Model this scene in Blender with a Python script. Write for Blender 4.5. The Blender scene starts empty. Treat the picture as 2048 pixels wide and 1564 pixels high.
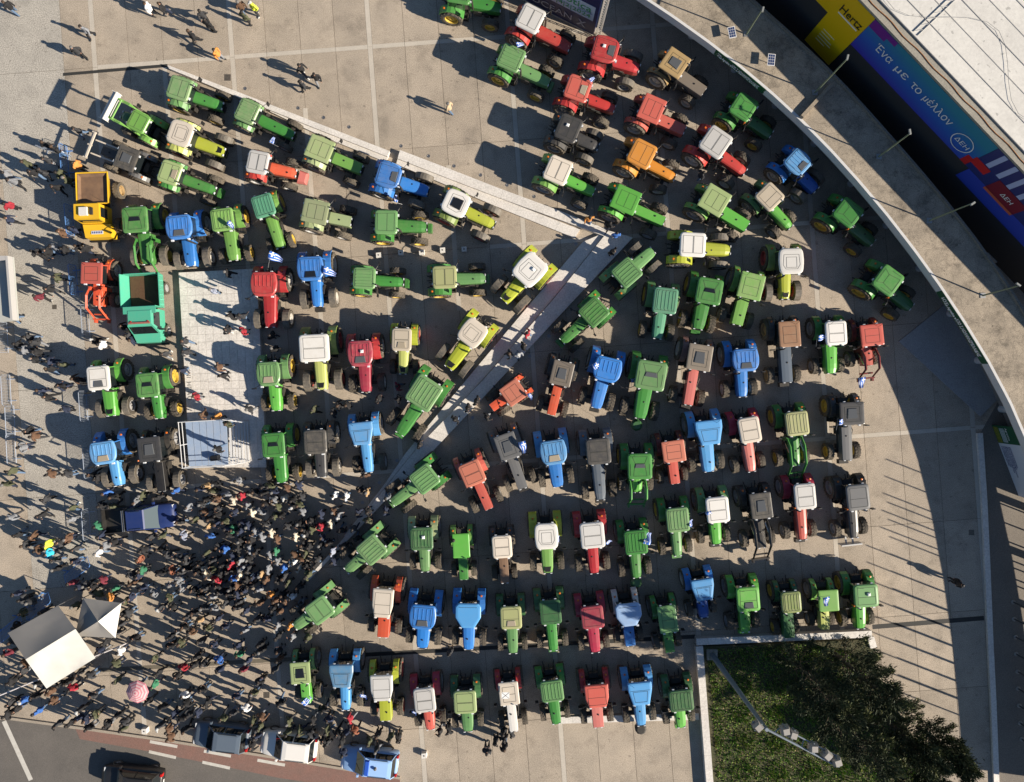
import bpy, bmesh, math, random
from mathutils import Vector, Matrix
random.seed(7)
S = bpy.context.scene
C = S.collection
# ------------------------------------------------------------------ camera
F, H, CX, CY = 1365.0, 50.5, 1024.0, 760.0          # focal length in photo pixels, drone height, nadir pixel
cam = bpy.data.objects.new('camera', bpy.data.cameras.new('camera'))
C.objects.link(cam); S.camera = cam
cam.location = (0, 0, H); cam.rotation_euler = (0, 0, 0)
cam.data.sensor_width = 36; cam.data.lens = 36*F/2048; cam.data.shift_y = -22/2048; cam.data.clip_end = 500
# ------------------------------------------------------------------ light
AZ, EL = math.radians(111.2), math.radians(27.2)
w = bpy.data.worlds.new('World'); S.world = w; w.use_nodes = True
sky = w.node_tree.nodes.new('ShaderNodeTexSky'); sky.sky_type = 'NISHITA'; sky.sun_disc = False
sky.sun_elevation = EL; sky.sun_rotation = AZ; sky.air_density = 1.0; sky.dust_density = 0.3; sky.ozone_density = 3.0
bg = w.node_tree.nodes['Background']; bg.inputs[1].default_value = 0.055
w.node_tree.links.new(sky.outputs[0], bg.inputs[0])
sl = bpy.data.lights.new('sun', 'SUN'); sl.energy = 5.0; sl.angle = math.radians(0.5); sl.color = (1, .89, .74)
sun = bpy.data.objects.new('sun', sl); C.objects.link(sun)
dv = Vector((math.sin(AZ)*math.cos(EL), math.cos(AZ)*math.cos(EL), math.sin(EL)))
sun.rotation_euler = dv.to_track_quat('Z', 'Y').to_euler()
vs = S.view_settings; vs.view_transform = 'Standard'; vs.look = 'None'; vs.gamma = 1; vs.use_curve_mapping = False; vs.exposure = 0.72

# ------------------------------------------------------------------ helpers
def W(px, py, h=0.0):
    k = (H-h)/F
    return Vector(((px-CX)*k, (CY-py)*k, h))
PX = H/F                                            # metres per photo pixel on the ground
class MB:
    def __init__(s): s.v = []; s.f = []; s.m = []
    def add(s, vs, fs, m=0):
        o = len(s.v); s.v += [tuple(p) for p in vs]; s.f += [tuple(i+o for i in f) for f in fs]; s.m += [m]*len(fs); return s
    def box(s, x0, x1, y0, y1, z0, z1, m=0, tx=0, ty=0):
        # tx, ty: inset of the top face
        return s.add([(x0,y0,z0),(x1,y0,z0),(x1,y1,z0),(x0,y1,z0),(x0+tx,y0+ty,z1),(x1-tx,y0+ty,z1),(x1-tx,y1-ty,z1),(x0+tx,y1-ty,z1)],
            [(3,2,1,0),(4,5,6,7),(0,1,5,4),(1,2,6,5),(2,3,7,6),(3,0,4,7)], m)
    def prism(s, poly, z0, z1, m=0):
        n = len(poly)
        a = sum(poly[i][0]*poly[(i+1)%n][1]-poly[(i+1)%n][0]*poly[i][1] for i in range(n))
        if a < 0: poly = poly[::-1]
        vs = [(p[0],p[1],z0) for p in poly]+[(p[0],p[1],z1) for p in poly]
        return s.add(vs, [tuple(range(n-1,-1,-1)), tuple(range(n,2*n))]+[(i,(i+1)%n,n+(i+1)%n,n+i) for i in range(n)], m)
    def loft(s, rings, m=0, cap=True):
        n = len(rings[0]); vs = [p for r in rings for p in r]; fs = []
        for k in range(len(rings)-1):
            for i in range(n):
                j = (i+1) % n; fs.append((k*n+i, k*n+j, (k+1)*n+j, (k+1)*n+i))
        if cap: fs += [tuple(range(n-1,-1,-1)), tuple(range((len(rings)-1)*n, len(rings)*n))]
        return s.add(vs, fs, m)
    def tube(s, pts, r, n=6, m=0):
        rings = []
        for i, p in enumerate(pts):
            p = Vector(p); a = Vector(pts[max(i-1,0)]); b = Vector(pts[min(i+1,len(pts)-1)])
            d = (b-a).normalized(); u = d.orthogonal().normalized()
            if abs(d.z) < .9: u = d.cross(Vector((0,0,1))).normalized()
            v = d.cross(u); rr = r[i] if isinstance(r,(list,tuple)) else r
            rings.append([p+(u*math.cos(t)+v*math.sin(t))*rr for t in [2*math.pi*k/n for k in range(n)]])
        return s.loft(rings, m)
    def lathe(s, prof, n=16, axis='y', c=(0,0,0), m=0, cap=True):
        rings = []
        for a, r in prof:
            ring = []
            for k in range(n):
                t = 2*math.pi*k/n; q = (r*math.cos(t), r*math.sin(t))
                p = {'y':(q[0],a,q[1]), 'z':(q[0],q[1],a), 'x':(a,q[0],q[1])}[axis]
                ring.append((p[0]+c[0],p[1]+c[1],p[2]+c[2]))
            rings.append(ring)
        return s.loft(rings, m, cap)
    def mesh(s, name, smooth=False, nm=1):
        me = bpy.data.meshes.new(name); me.from_pydata(s.v, [], s.f)
        for i in range(nm): me.materials.append(None)
        me.polygons.foreach_set('material_index', s.m)
        bm = bmesh.new(); bm.from_mesh(me); bmesh.ops.recalc_face_normals(bm, faces=bm.faces); bm.to_mesh(me); bm.free()
        if smooth: me.polygons.foreach_set('use_smooth', [True]*len(me.polygons))
        me.update(); return me
def obj(name, me, mats, parent=None, loc=(0,0,0), rz=0.0, label=None, cat=None, group=None, kind=None):
    if isinstance(me, MB): me = me.mesh(name, nm=(len(mats) if isinstance(mats,(list,tuple)) else 1))
    o = bpy.data.objects.new(name, me); C.objects.link(o)
    if not isinstance(mats,(list,tuple)): mats = [mats]
    for i, mt in enumerate(mats):
        o.material_slots[i].link = 'OBJECT'; o.material_slots[i].material = mt
    if parent is not None: o.parent = parent
    o.location = loc; o.rotation_euler = (0,0,rz)
    tag(o, label, cat, group, kind); return o
def empty(name, loc=(0,0,0), rz=0.0, label=None, cat=None, group=None):
    o = bpy.data.objects.new(name, None); C.objects.link(o); o.location = loc; o.rotation_euler = (0,0,rz)
    o.empty_display_size = .2; tag(o, label, cat, group); return o
def tag(o, label=None, cat=None, group=None, kind=None):
    if label: o['label'] = label
    if cat: o['category'] = cat
    if group: o['group'] = group
    if kind: o['kind'] = kind
MC = {}
def cached(key, fn):
    if key not in MC: MC[key] = fn()
    return MC[key]
# ------------------------------------------------------------------ materials
def srgb(r, g, b):
    f = lambda c: (c/255)/12.92 if c <= 10 else ((c/255+.055)/1.055)**2.4
    return (f(r), f(g), f(b))
MATS = {}
def mat(name, col, rough=.6, metal=0.0, dust=0.0, dustcol=(.36,.30,.22), nscale=6.0, bump=0.0, rand=0.0, coat=0.0, emit=None):
    if name in MATS: return MATS[name]
    m = bpy.data.materials.new(name); m.use_nodes = True; nt = m.node_tree; b = nt.nodes['Principled BSDF']; L = nt.links
    b.inputs['Base Color'].default_value = (*col, 1); b.inputs['Roughness'].default_value = rough; b.inputs['Metallic'].default_value = metal
    if coat: b.inputs['Coat Weight'].default_value = coat
    MATS[name] = m
    tc = nt.nodes.new('ShaderNodeTexCoord')
    src = None
    if dust or bump:
        n = nt.nodes.new('ShaderNodeTexNoise'); n.inputs['Scale'].default_value = nscale; n.inputs['Detail'].default_value = 6; n.inputs['Roughness'].default_value = .65
        L.new(tc.outputs['Object'], n.inputs['Vector'])
    if dust:
        mr = nt.nodes.new('ShaderNodeMapRange'); mr.inputs[1].default_value = .35; mr.inputs[2].default_value = .75; mr.inputs[3].default_value = dust*.25; mr.inputs[4].default_value = dust
        L.new(n.outputs['Fac'], mr.inputs[0])
        mx = nt.nodes.new('ShaderNodeMix'); mx.data_type = 'RGBA'; mx.inputs[6].default_value = (*col,1); mx.inputs[7].default_value = (*dustcol,1)
        L.new(mr.outputs[0], mx.inputs[0]); src = mx.outputs[2]
    if rand:
        oi = nt.nodes.new('ShaderNodeObjectInfo'); mr2 = nt.nodes.new('ShaderNodeMapRange'); mr2.inputs[3].default_value = 1-rand; mr2.inputs[4].default_value = 1+rand
        L.new(oi.outputs['Random'], mr2.inputs[0]); hv = nt.nodes.new('ShaderNodeHueSaturation'); L.new(mr2.outputs[0], hv.inputs['Value'])
        if src: L.new(src, hv.inputs['Color'])
        else: hv.inputs['Color'].default_value = (*col,1)
        src = hv.outputs[0]
    if src: L.new(src, b.inputs['Base Color'])
    if bump:
        bp = nt.nodes.new('ShaderNodeBump'); bp.inputs['Strength'].default_value = bump; bp.inputs['Distance'].default_value = .02
        L.new(n.outputs['Fac'], bp.inputs['Height']); L.new(bp.outputs[0], b.inputs['Normal'])
    if emit: b.inputs['Emission Color'].default_value = (*emit,1); b.inputs['Emission Strength'].default_value = 1
    return m
def ground_mat(name, col, col2, big=.25, fine=60, speck=.35, rand=.06, cracks=0.0, rough=.9, stain=None):
    m = bpy.data.materials.new(name); m.use_nodes = True; nt = m.node_tree; b = nt.nodes['Principled BSDF']; L = nt.links; N = nt.nodes.new
    b.inputs['Roughness'].default_value = rough
    g = N('ShaderNodeNewGeometry')
    n1 = N('ShaderNodeTexNoise'); n1.inputs['Scale'].default_value = big; n1.inputs['Detail'].default_value = 8; n1.inputs['Roughness'].default_value = .62; L.new(g.outputs['Position'], n1.inputs['Vector'])
    n2 = N('ShaderNodeTexNoise'); n2.inputs['Scale'].default_value = fine; n2.inputs['Detail'].default_value = 3; L.new(g.outputs['Position'], n2.inputs['Vector'])
    r1 = N('ShaderNodeMapRange'); r1.inputs[1].default_value = .3; r1.inputs[2].default_value = .7; L.new(n1.outputs['Fac'], r1.inputs[0])
    mx = N('ShaderNodeMix'); mx.data_type = 'RGBA'; mx.inputs[6].default_value = (*col,1); mx.inputs[7].default_value = (*col2,1); L.new(r1.outputs[0], mx.inputs[0])
    r2 = N('ShaderNodeMapRange'); r2.inputs[1].default_value = .35; r2.inputs[2].default_value = .65; r2.inputs[3].default_value = 1-speck; r2.inputs[4].default_value = 1+speck; L.new(n2.outputs['Fac'], r2.inputs[0])
    oi = N('ShaderNodeObjectInfo'); r3 = N('ShaderNodeMapRange'); r3.inputs[3].default_value = 1-rand; r3.inputs[4].default_value = 1+rand; L.new(oi.outputs['Random'], r3.inputs[0])
    mu = N('ShaderNodeMath'); mu.operation = 'MULTIPLY'; L.new(r2.outputs[0], mu.inputs[0]); L.new(r3.outputs[0], mu.inputs[1])
    last = mu.outputs[0]
    if cracks:
        wn = N('ShaderNodeTexNoise'); wn.inputs['Scale'].default_value = .9; wn.inputs['Detail'].default_value = 5; L.new(g.outputs['Position'], wn.inputs['Vector'])
        va = N('ShaderNodeVectorMath'); va.operation = 'SCALE'; va.inputs['Scale'].default_value = 2.2; L.new(wn.outputs['Color'], va.inputs[0])
        vb = N('ShaderNodeVectorMath'); L.new(g.outputs['Position'], vb.inputs[0]); L.new(va.outputs[0], vb.inputs[1])
        vo = N('ShaderNodeTexVoronoi'); vo.feature = 'DISTANCE_TO_EDGE'; vo.inputs['Scale'].default_value = 1.3; L.new(vb.outputs[0], vo.inputs['Vector'])
        rc = N('ShaderNodeMapRange'); rc.inputs[1].default_value = .0; rc.inputs[2].default_value = .05; rc.inputs[3].default_value = 1-cracks; rc.inputs[4].default_value = 1; L.new(vo.outputs['Distance'], rc.inputs[0])
        m2 = N('ShaderNodeMath'); m2.operation = 'MULTIPLY'; L.new(last, m2.inputs[0]); L.new(rc.outputs[0], m2.inputs[1]); last = m2.outputs[0]
    if stain:
        ns = N('ShaderNodeTexNoise'); ns.inputs['Scale'].default_value = .55; ns.inputs['Detail'].default_value = 7; ns.inputs['Roughness'].default_value = .7; L.new(g.outputs['Position'], ns.inputs['Vector'])
        rs = N('ShaderNodeMapRange'); rs.inputs[1].default_value = .50; rs.inputs[2].default_value = .72; rs.inputs[3].default_value = 1; rs.inputs[4].default_value = stain; L.new(ns.outputs['Fac'], rs.inputs[0])
        m3 = N('ShaderNodeMath'); m3.operation = 'MULTIPLY'; L.new(last, m3.inputs[0]); L.new(rs.outputs[0], m3.inputs[1]); last = m3.outputs[0]
    if stain:                                        # small oil drips and gum spots
        nd = N('ShaderNodeTexNoise'); nd.inputs['Scale'].default_value = 2.6; nd.inputs['Detail'].default_value = 4; L.new(g.outputs['Position'], nd.inputs['Vector'])
        rd = N('ShaderNodeMapRange'); rd.inputs[1].default_value = .655; rd.inputs[2].default_value = .70; rd.inputs[3].default_value = 1; rd.inputs[4].default_value = .68; L.new(nd.outputs['Fac'], rd.inputs[0])
        m4 = N('ShaderNodeMath'); m4.operation = 'MULTIPLY'; L.new(last, m4.inputs[0]); L.new(rd.outputs[0], m4.inputs[1]); last = m4.outputs[0]
    vm = N('ShaderNodeVectorMath'); vm.operation = 'SCALE'; L.new(mx.outputs[2], vm.inputs[0]); L.new(last, vm.inputs['Scale'])
    L.new(vm.outputs[0], b.inputs['Base Color'])
    bp = N('ShaderNodeBump'); bp.inputs['Strength'].default_value = .25; bp.inputs['Distance'].default_value = .01; L.new(n2.outputs['Fac'], bp.inputs['Height']); L.new(bp.outputs[0], b.inputs['Normal'])
    MATS[name] = m; return m
SLAB = ground_mat('exposed_aggregate_concrete', (.425,.358,.282), (.33,.282,.226), .45, 20, .34, .08, 0, stain=.66)
BASE = ground_mat('ground_concrete', (.10,.085,.07), (.08,.07,.06), .4, 30, .3)
PALE = ground_mat('pale_stamped_concrete', (.43,.40,.35), (.36,.335,.295), .6, 14, .34, .04, .12, stain=.82)
MARB = ground_mat('white_marble', (.70,.665,.62), (.60,.57,.53), 1.2, 9, .12, .05, 0, .6)
BAND = ground_mat('marble_band_stone', (.52,.47,.40), (.44,.40,.34), .9, 18, .12, .04)
WALK = ground_mat('weathered_roof_concrete', (.41,.345,.265), (.27,.23,.18), .9, 18, .26, .03, .30, stain=.38)
ASPH = ground_mat('asphalt', (.155,.14,.125), (.12,.11,.10), .5, 40, .3)
DARKASPH = ground_mat('dark_asphalt', (.045,.044,.046), (.035,.035,.037), .5, 30, .25)
REDL = ground_mat('red_lane_paint', (.23,.125,.10), (.19,.12,.10), 1.2, 30, .25)
DRAIN = mat('drain_grate', (.03,.03,.028), .8)
WPAINT = mat('worn_white_paint', (.62,.60,.55), .8, dust=.4, dustcol=(.25,.22,.18), nscale=3)
WALLW = mat('white_render', (.62,.62,.62), .8, dust=.25, dustcol=(.35,.32,.28), nscale=2)
GLASS = mat('dark_cab_glass', (.012,.016,.018), .06, coat=.6)
RUB = mat('tyre_rubber', (.028,.026,.024), .85, dust=.75, dustcol=(.20,.165,.12), nscale=3, rand=.2)
IRON = mat('dark_iron', (.018,.018,.019), .6, dust=.5, dustcol=(.10,.085,.065), nscale=5)
STEEL = mat('galvanised_steel', (.42,.43,.44), .42, .75, dust=.2)
BLKP = mat('black_plastic', (.012,.012,.013), .5)
AMB = mat('amber_lens', (.65,.16,.02), .3)
REDLENS = mat('red_lens', (.45,.01,.01), .3)
LAMP = mat('headlight_glass', (.7,.72,.74), .1)
SEAM = mat('seam_groove_dark', (.03,.035,.03), .8)  # dark strips on the roofs paint in the shade of panel grooves
CHROME = mat('worn_chrome', (.55,.55,.55), .25, 1.0)
GREYH = mat('smoked_hatch', (.10,.105,.11), .2, coat=.4)
DARKH = mat('dark_hatch', (.014,.016,.02), .12, coat=.5)
BEIGEH = mat('dusty_hatch', (.34,.29,.21), .7, dust=.5)
# paints: bright (clean) and dusty variants
COL = dict(
 jd=(0.045,0.225,0.040), jdf=(0.125,0.285,0.100), jdd=(0.030,0.125,0.040), lime=(0.150,0.345,0.070), pale=(0.300,0.400,0.165), teal=(0.095,0.300,0.180), olive=(.170,.250,.060), sage=(.30,.37,.19),
 dust=(.34,.36,.16), brt=(0.095,0.385,0.050), claas=(0.400,0.450,0.035), claas2=(0.450,0.500,0.140), blue=(.022,.190,.580), lblue=(.085,.325,.660), pblue=(.300,.480,.780), dblue=(.012,.085,.370), sblue=(.06,.26,.50),
 red=(0.420,0.022,0.030), red2=(0.500,0.040,0.035), crim=(.340,.014,.050), fred=(.520,.100,.075), pink=(.560,.16,.14), dred=(.16,.02,.02), oran=(.640,.250,.030), rora=(.600,.085,.035), salm=(.52,.17,.11),
 white=(.720,.700,.660), lgrey=(.560,.550,.530), cream=(.640,.570,.480), beige=(.520,.450,.350), grey=(.130,.132,.135), dgrey=(.042,.043,.047), black=(.018,.018,.020), brown=(.20,.12,.075), tan=(.36,.24,.10), rust=(.30,.15,.08),
 slate=(.10,.13,.17), yellow=(.72,.42,.01), turq=(.070,.450,.300), mauve=(.23,.12,.11), gbrown=(.19,.16,.13), navy=(.012,.030,.130), silver=(.5,.51,.52))
def paint(c, dusty=.25):
    return mat('paint_%s_%d' % (c, int(dusty*100)), COL[c], .38, dust=dusty, dustcol=tuple(.45*a+.55*b for a, b in zip(COL[c], (.40,.34,.24))), nscale=3.4, coat=.12, rand=.12)
RIMS = dict(y=mat('rim_yellow', (.62,.42,.02), .5, dust=.4), w=mat('rim_white', (.6,.58,.54), .5, dust=.4), r=mat('rim_red', (.42,.03,.03), .5, dust=.3), g=mat('rim_grey', (.33,.34,.36), .5, dust=.4), o=mat('rim_tan', (.42,.27,.10), .6, dust=.5))

# ------------------------------------------------------------------ ground, paving
g = MB().prism([(-140,-140),(140,-140),(140,140),(-140,140)], -.5, -.06)
ground = obj('ground', g, BASE, kind='structure')
SLU = .075
def gx(x0, y0):                                     # crossing of joint x = x0+SLU*y with y = y0-SLU*x (photo pixels)
    y = (y0-SLU*x0)/(1+SLU*SLU); return x0+SLU*y, y
def quad(x0, x1, y0, y1, ins=(0,0,0,0)):
    p = [gx(x0+ins[0], y0+ins[2]), gx(x1-ins[1], y0+ins[2]), gx(x1-ins[1], y1-ins[3]), gx(x0+ins[0], y1-ins[3])]
    return [tuple(W(*q).xy) for q in p]
plaza = obj('plaza_bed', MB().prism([tuple(W(*p).xy) for p in [(-400,-400),(2500,-400),(2500,2000),(-400,2000)]], -.055, -.02), mat('joint_dirt', (.085,.07,.052), .95), kind='structure')
cols = [-162,-92,-22,118,180]
bands = [180,456,733,1012,1302,1590,1882]
for a, b in zip(bands, bands[1:]): cols += [a+(b-a)*k/4 for k in (1,2,3,4)]
cols += [1954, 2030, 2100, 2170]
rows = [-60,149,358,567,784,1001,1184,1367,1520,1800]
for i in range(len(cols)-1):
    for j in range(len(rows)-1):
        x0, x1, y0, y1 = cols[i], cols[i+1], rows[j], rows[j+1]
        pale = (i == 2 and j < 6)
        e = .35
        l = 5 if x0 in bands else e; r = 5 if x1 in bands else e
        isb = lambda y: y in (149,567,1001) and x0 >= 180 and not (y == 567 and x0 < 900)
        t = 4.5 if isb(y0) else e; bt = 4.5 if isb(y1) else e
        obj('paving_slab', MB().prism(quad(x0,x1,y0,y1,(l,r,t,bt)), -.03, random.uniform(-.002,.002)), PALE if pale else SLAB, plaza)
for b in bands:
    for j in range(len(rows)-1):
        obj('marble_band', MB().prism(quad(b-4.6,b+4.6,rows[j]+.3,rows[j+1]-.3), -.03, .0025), BAND, plaza)
for y in (149,567,1001):
    for i in range(len(cols)-1):
        if cols[i] < 180 or (y == 567 and cols[i] < 900): continue
        l = 5 if cols[i] in bands else .3; r = 5 if cols[i+1] in bands else .3
        obj('marble_band', MB().prism(quad(cols[i]+l,cols[i+1]-r,y-4.2,y+4.2), -.03, .0025), BAND, plaza)
for x0, ya, yb in ((319,150,520),(594,262,960),(872,398,690)):
    obj('marble_band', MB().prism(quad(x0-4.5,x0+4.5,ya,yb), .001, .006), BAND, plaza)
def strip(name, pts, wpx, z, m, parent=None, h=.004, **k):
    mb = MB(); P = [W(*p) for p in pts]; hw = wpx*PX/2; L_, R_ = [], []
    for i, p in enumerate(P):
        d = (P[min(i+1,len(P)-1)]-P[max(i-1,0)]).normalized(); n = Vector((-d.y,d.x,0)); L_.append(p+n*hw); R_.append(p-n*hw)
    for i in range(len(P)-1):
        mb.prism([tuple(L_[i].xy),tuple(L_[i+1].xy),tuple(R_[i+1].xy),tuple(R_[i].xy)], z, z+h)
    return obj(name, mb, m, parent, **k)
strip('drain_channel', [(126,149),(335,131)], 6, .003, DRAIN, plaza)
strip('drain_channel', [(190,1341),(600,1317)], 8, .003, mat('drain_stone', (.10,.09,.07), .9, dust=.3), plaza)
strip('drain_channel', [(700,1311),(1390,1273)], 8, .003, DRAIN, plaza)
strip('drain_channel', [(1745,1254),(1968,1236)], 9, .003, DRAIN, plaza)
ST = mat('steel_cover', (.09,.085,.08), .5, .5, dust=.4)
for x, y, s in ((455,155,13),(533,1390,12),(1943,1065,11),(109,614,9)):
    obj('manhole_cover', MB().prism([tuple(W(x+a*s/2,y+b*s/2).xy) for a,b in ((-1,-1),(1,-1),(1,1),(-1,1))], .002, .006), ST, plaza)
for x, y in ((490,177),(596,216),(647,235),(698,254),(802,292),(857,312),(908,332),(961,350),(1014,370),(1068,393),(1152,488),(1008,664),(1042,622),(1098,672),(1059,712),(945,835),(830,876),(794,921),(759,965),(725,1005),(690,1048),(680,1116)):
    obj('ground_light', MB().lathe([(.0,.13),(.008,.13),(.008,.09),(.004,.085)], 12, 'z'), mat('stainless_ring', (.3,.3,.3), .4, .8), plaza, W(x,y))
# road, red lane, kerb at the bottom-left
def polyobj(name, pts, z0, z1, m, **k):
    return obj(name, MB().prism([tuple(W(*p).xy) for p in pts], z0, z1), m, **k)
polyobj('road', [(-300,1440),(25,1440),(160,1460),(320,1482),(520,1513),(800,1560),(800,1900),(-300,1900)], .002, .008, ASPH, kind='structure')
polyobj('cycle_lane', [(150,1455),(320,1479),(520,1510),(800,1556),(800,1592),(560,1556),(420,1527),(300,1503),(160,1478)], .009, .013, REDL, kind='structure')
for a, b in (((300,1483),(355,1493)),((408,1502),(462,1512)),((515,1520),(570,1530)),((298,1503),(352,1515)),((405,1524),(460,1536))):
    strip('lane_dash', [a,b], 6, .014, WPAINT, plaza)
strip('lane_line', [(8,1442),(62,1560)], 9, .012, WPAINT, plaza)
strip('kerb', [(-200,1425),(20,1436),(160,1455),(320,1478),(520,1509),(800,1555)], 5, -.02, ground_mat('kerb_stone', (.36,.31,.25), (.30,.26,.21), 1, 20, .2), None, .12, kind='structure')
# right-hand kerb wall and the ground beyond
strip('kerb_wall', [(1957,866),(1966,1000),(1972,1130),(1978,1280),(1984,1400),(1990,1560),(1994,1650)], 11, -.02, MARB, None, .20, kind='structure')
polyobj('pavement', [(1961,866),(1999,1650),(2500,1700),(2500,560),(2020,760)], .003, .009, ground_mat('side_pavement', (.20,.175,.145), (.16,.14,.12), .4, 25, .3), kind='structure')
polyobj('pale_ground_slab', [(1797,683),(1890,608),(1950,690),(2003,790),(1960,833)], .003, .06, ground_mat('pale_slab_grey', (.36,.36,.36), (.31,.31,.31), .8, 14, .15, .02, .1), kind='structure')  # low flat slab on the ground, paler than the paving around it
polyobj('service_lane', [(1500,-250),(1700,140),(1840,290),(2020,520),(2400,1000),(2900,600),(2300,-300)], .010, .014, DARKASPH, kind='structure')
# ------------------------------------------------------------------ tractors
def outline(style, L, Wd):
    a, b = L/2, Wd/2
    def rr(pts, r, n=4):                            # round the corners of a polygon
        out = []
        for i, p in enumerate(pts):
            p = Vector(p); q = Vector(pts[i-1]); s = Vector(pts[(i+1)%len(pts)])
            u = (q-p); v = (s-p); k = min(r, u.length*.45, v.length*.45); A = p+u.normalized()*k; B = p+v.normalized()*k
            for t in range(n+1):
                t /= n; out.append(tuple(A*(1-t)**2+p*2*t*(1-t)+B*t*t))
        return out
    if style == 'flat': return rr([(-a,-b),(a,-b),(a,b),(-a,b)], .05, 1)
    if style == 'taper': return rr([(-a,-b),(-a*.35,-b),(a,-b*.68),(a,b*.68),(-a*.35,b),(-a,b)], .08, 2)
    if style == 'oct': return rr([(-a,-b*.78),(-a*.75,-b),(a*.15,-b),(a,-b*.5),(a,b*.5),(a*.15,b),(-a*.75,b),(-a,b*.78)], .06, 2)
    if style == 'nh': return rr([(-a,-b*.86),(-a*.2,-b),(a*.55,-b*.94),(a,-b*.62),(a,b*.62),(a*.55,b*.94),(-a*.2,b),(-a,b*.86)], .2, 3)
    if style == 'zet': return rr([(-a,-b),(a*.2,-b*.97),(a,-b*.7),(a,b*.7),(a*.2,b*.97),(-a,b)], .07, 2)
    if style == 'claas': return rr([(-a,-b*.9),(0,-b),(a,-b*.88),(a,b*.88),(0,b),(-a,b*.9)], .34, 4)
    return rr([(-a,-b),(a,-b),(a,b),(-a,b)], .26, 4)
def scaled(pts, k, dx=0): return [(p[0]*k+dx, p[1]*k) for p in pts]
def roof_mesh(style, L, Wd):
    mb = MB(); o = outline(style, L, Wd)
    dome = .03 if style == 'flat' else .07
    mb.loft([[(x,y,0) for x,y in scaled(o,.965)], [(x,y,.05) for x,y in o], [(x,y,.13) for x,y in o], [(x,y,.13+dome*.75) for x,y in scaled(o,.93)], [(x,y,.13+dome) for x,y in scaled(o,.80)]])
    z = .13+dome
    if style in ('rib','nh'):
        for k in range(-2, 3):
            y = k*Wd*.15; x1 = L*.10 if style == 'nh' else L*.34
            mb.box(-L*.36, x1, y-.045, y+.045, z-.02, z+.022, tx=.03, ty=.015)
    return mb.mesh('roof')
def seam_mesh(style, L, Wd):
    mb = MB(); z = .205 if style != 'flat' else .165; t = .009
    def line(p, q):
        p = Vector((*p,0)); q = Vector((*q,0)); d = (q-p).normalized(); n = Vector((-d.y,d.x,0))*t
        mb.prism([tuple((p+n).xy),tuple((q+n).xy),tuple((q-n).xy),tuple((p-n).xy)], z-.02, z+.004)
    def loop(pts):
        for i in range(len(pts)): line(pts[i-1], pts[i])
    a, b = L/2, Wd/2
    if style == 'rib': [line((-a*.76,y*b),(a*.76,y*b)) for y in (-.60,-.30,0,.30,.60)]; loop([(-a*.78,-b*.78),(a*.78,-b*.78),(a*.78,b*.78),(-a*.78,b*.78)])
    elif style == 'nh': [line((-a*.7,y*b),(a*.25,y*b*.9)) for y in (-.62,-.31,0,.31,.62)]; loop([(-a*.8,-b*.72),(a*.72,-b*.66),(a*.78,b*.1),(a*.72,b*.66),(-a*.8,b*.72)])
    elif style == 'jd':
        loop([(-a*.25,-b*.40),(a*.74,-b*.55),(a*.74,b*.55),(-a*.25,b*.40)]); line((-a*.25,-b*.40),(-a*.76,-b*.62)); line((-a*.25,b*.40),(-a*.76,b*.62)); line((-a*.76,b*.62),(-a*.76,-b*.62)); line((-a*.2,-b*.78),(a*.7,-b*.78)); line((-a*.2,b*.78),(a*.7,b*.78))
    elif style == 'claas': loop([(-a*.5,-b*.58),(a*.30,-b*.66),(a*.62,-b*.45),(a*.62,b*.45),(a*.30,b*.66),(-a*.5,b*.58)]); loop([(-a*.3,-b*.4),(a*.5,-b*.4),(a*.5,b*.4),(-a*.3,b*.4)])
    elif style == 'two': loop([(-a*.76,-b*.7),(a*.0,-b*.7),(a*.0,b*.7),(-a*.76,b*.7)]); loop([(a*.06,-b*.7),(a*.76,-b*.7),(a*.76,b*.7),(a*.06,b*.7)])
    elif style == 'flat': loop([(-a*.6,-b*.62),(a*.7,-b*.62),(a*.7,b*.62),(-a*.6,b*.62)]); line((a*.05,-b*.62),(a*.05,b*.62))
    elif style == 'taper': line((-a*.30,-b*.8),(-a*.30,b*.8)); loop([(-a*.2,-b*.6),(a*.7,-b*.48),(a*.7,b*.48),(-a*.2,b*.6)])
    elif style in ('oct',): line((-a*.7,-b*.7),(-a*.7,b*.7))
    else: loop([(-a*.74,-b*.7),(a*.74,-b*.74),(a*.74,b*.74),(-a*.74,b*.7)]); line((a*.1,-b*.72),(a*.1,b*.72))
    return mb.mesh('roof_seam')
def tyre_mesh(R, wd):
    mb = MB(); h = wd/2; prof = [(-h*.82,R*.60),(-h,R*.72),(-h*.96,R*.90),(-h*.78,R*.955),(h*.78,R*.955),(h*.96,R*.90),(h,R*.72),(h*.82,R*.60)]
    mb.lathe(prof, 28, 'y', cap=False)
    n = 17
    for s in (-1, 1):
        for k in range(n):
            t0 = 2*math.pi*(k+(.5 if s > 0 else 0))/n; dt = .26
            def P(t, y, r): return (r*math.cos(t), y, r*math.sin(t))
            ti = t0+dt; e = .055
            mb.add([P(t0-e,s*h*.97,R*.90),P(t0+e,s*h*.97,R*.90),P(ti+e,s*h*.04,R*.95),P(ti-e,s*h*.04,R*.95),
                    P(t0-e,s*h*.97,R*.985),P(t0+e,s*h*.97,R*.985),P(ti+e,s*h*.04,R*1.0),P(ti-e,s*h*.04,R*1.0)],
                   [(3,2,1,0),(4,5,6,7),(0,1,5,4),(1,2,6,5),(2,3,7,6),(3,0,4,7)])
    return mb.mesh('tyre')
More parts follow.
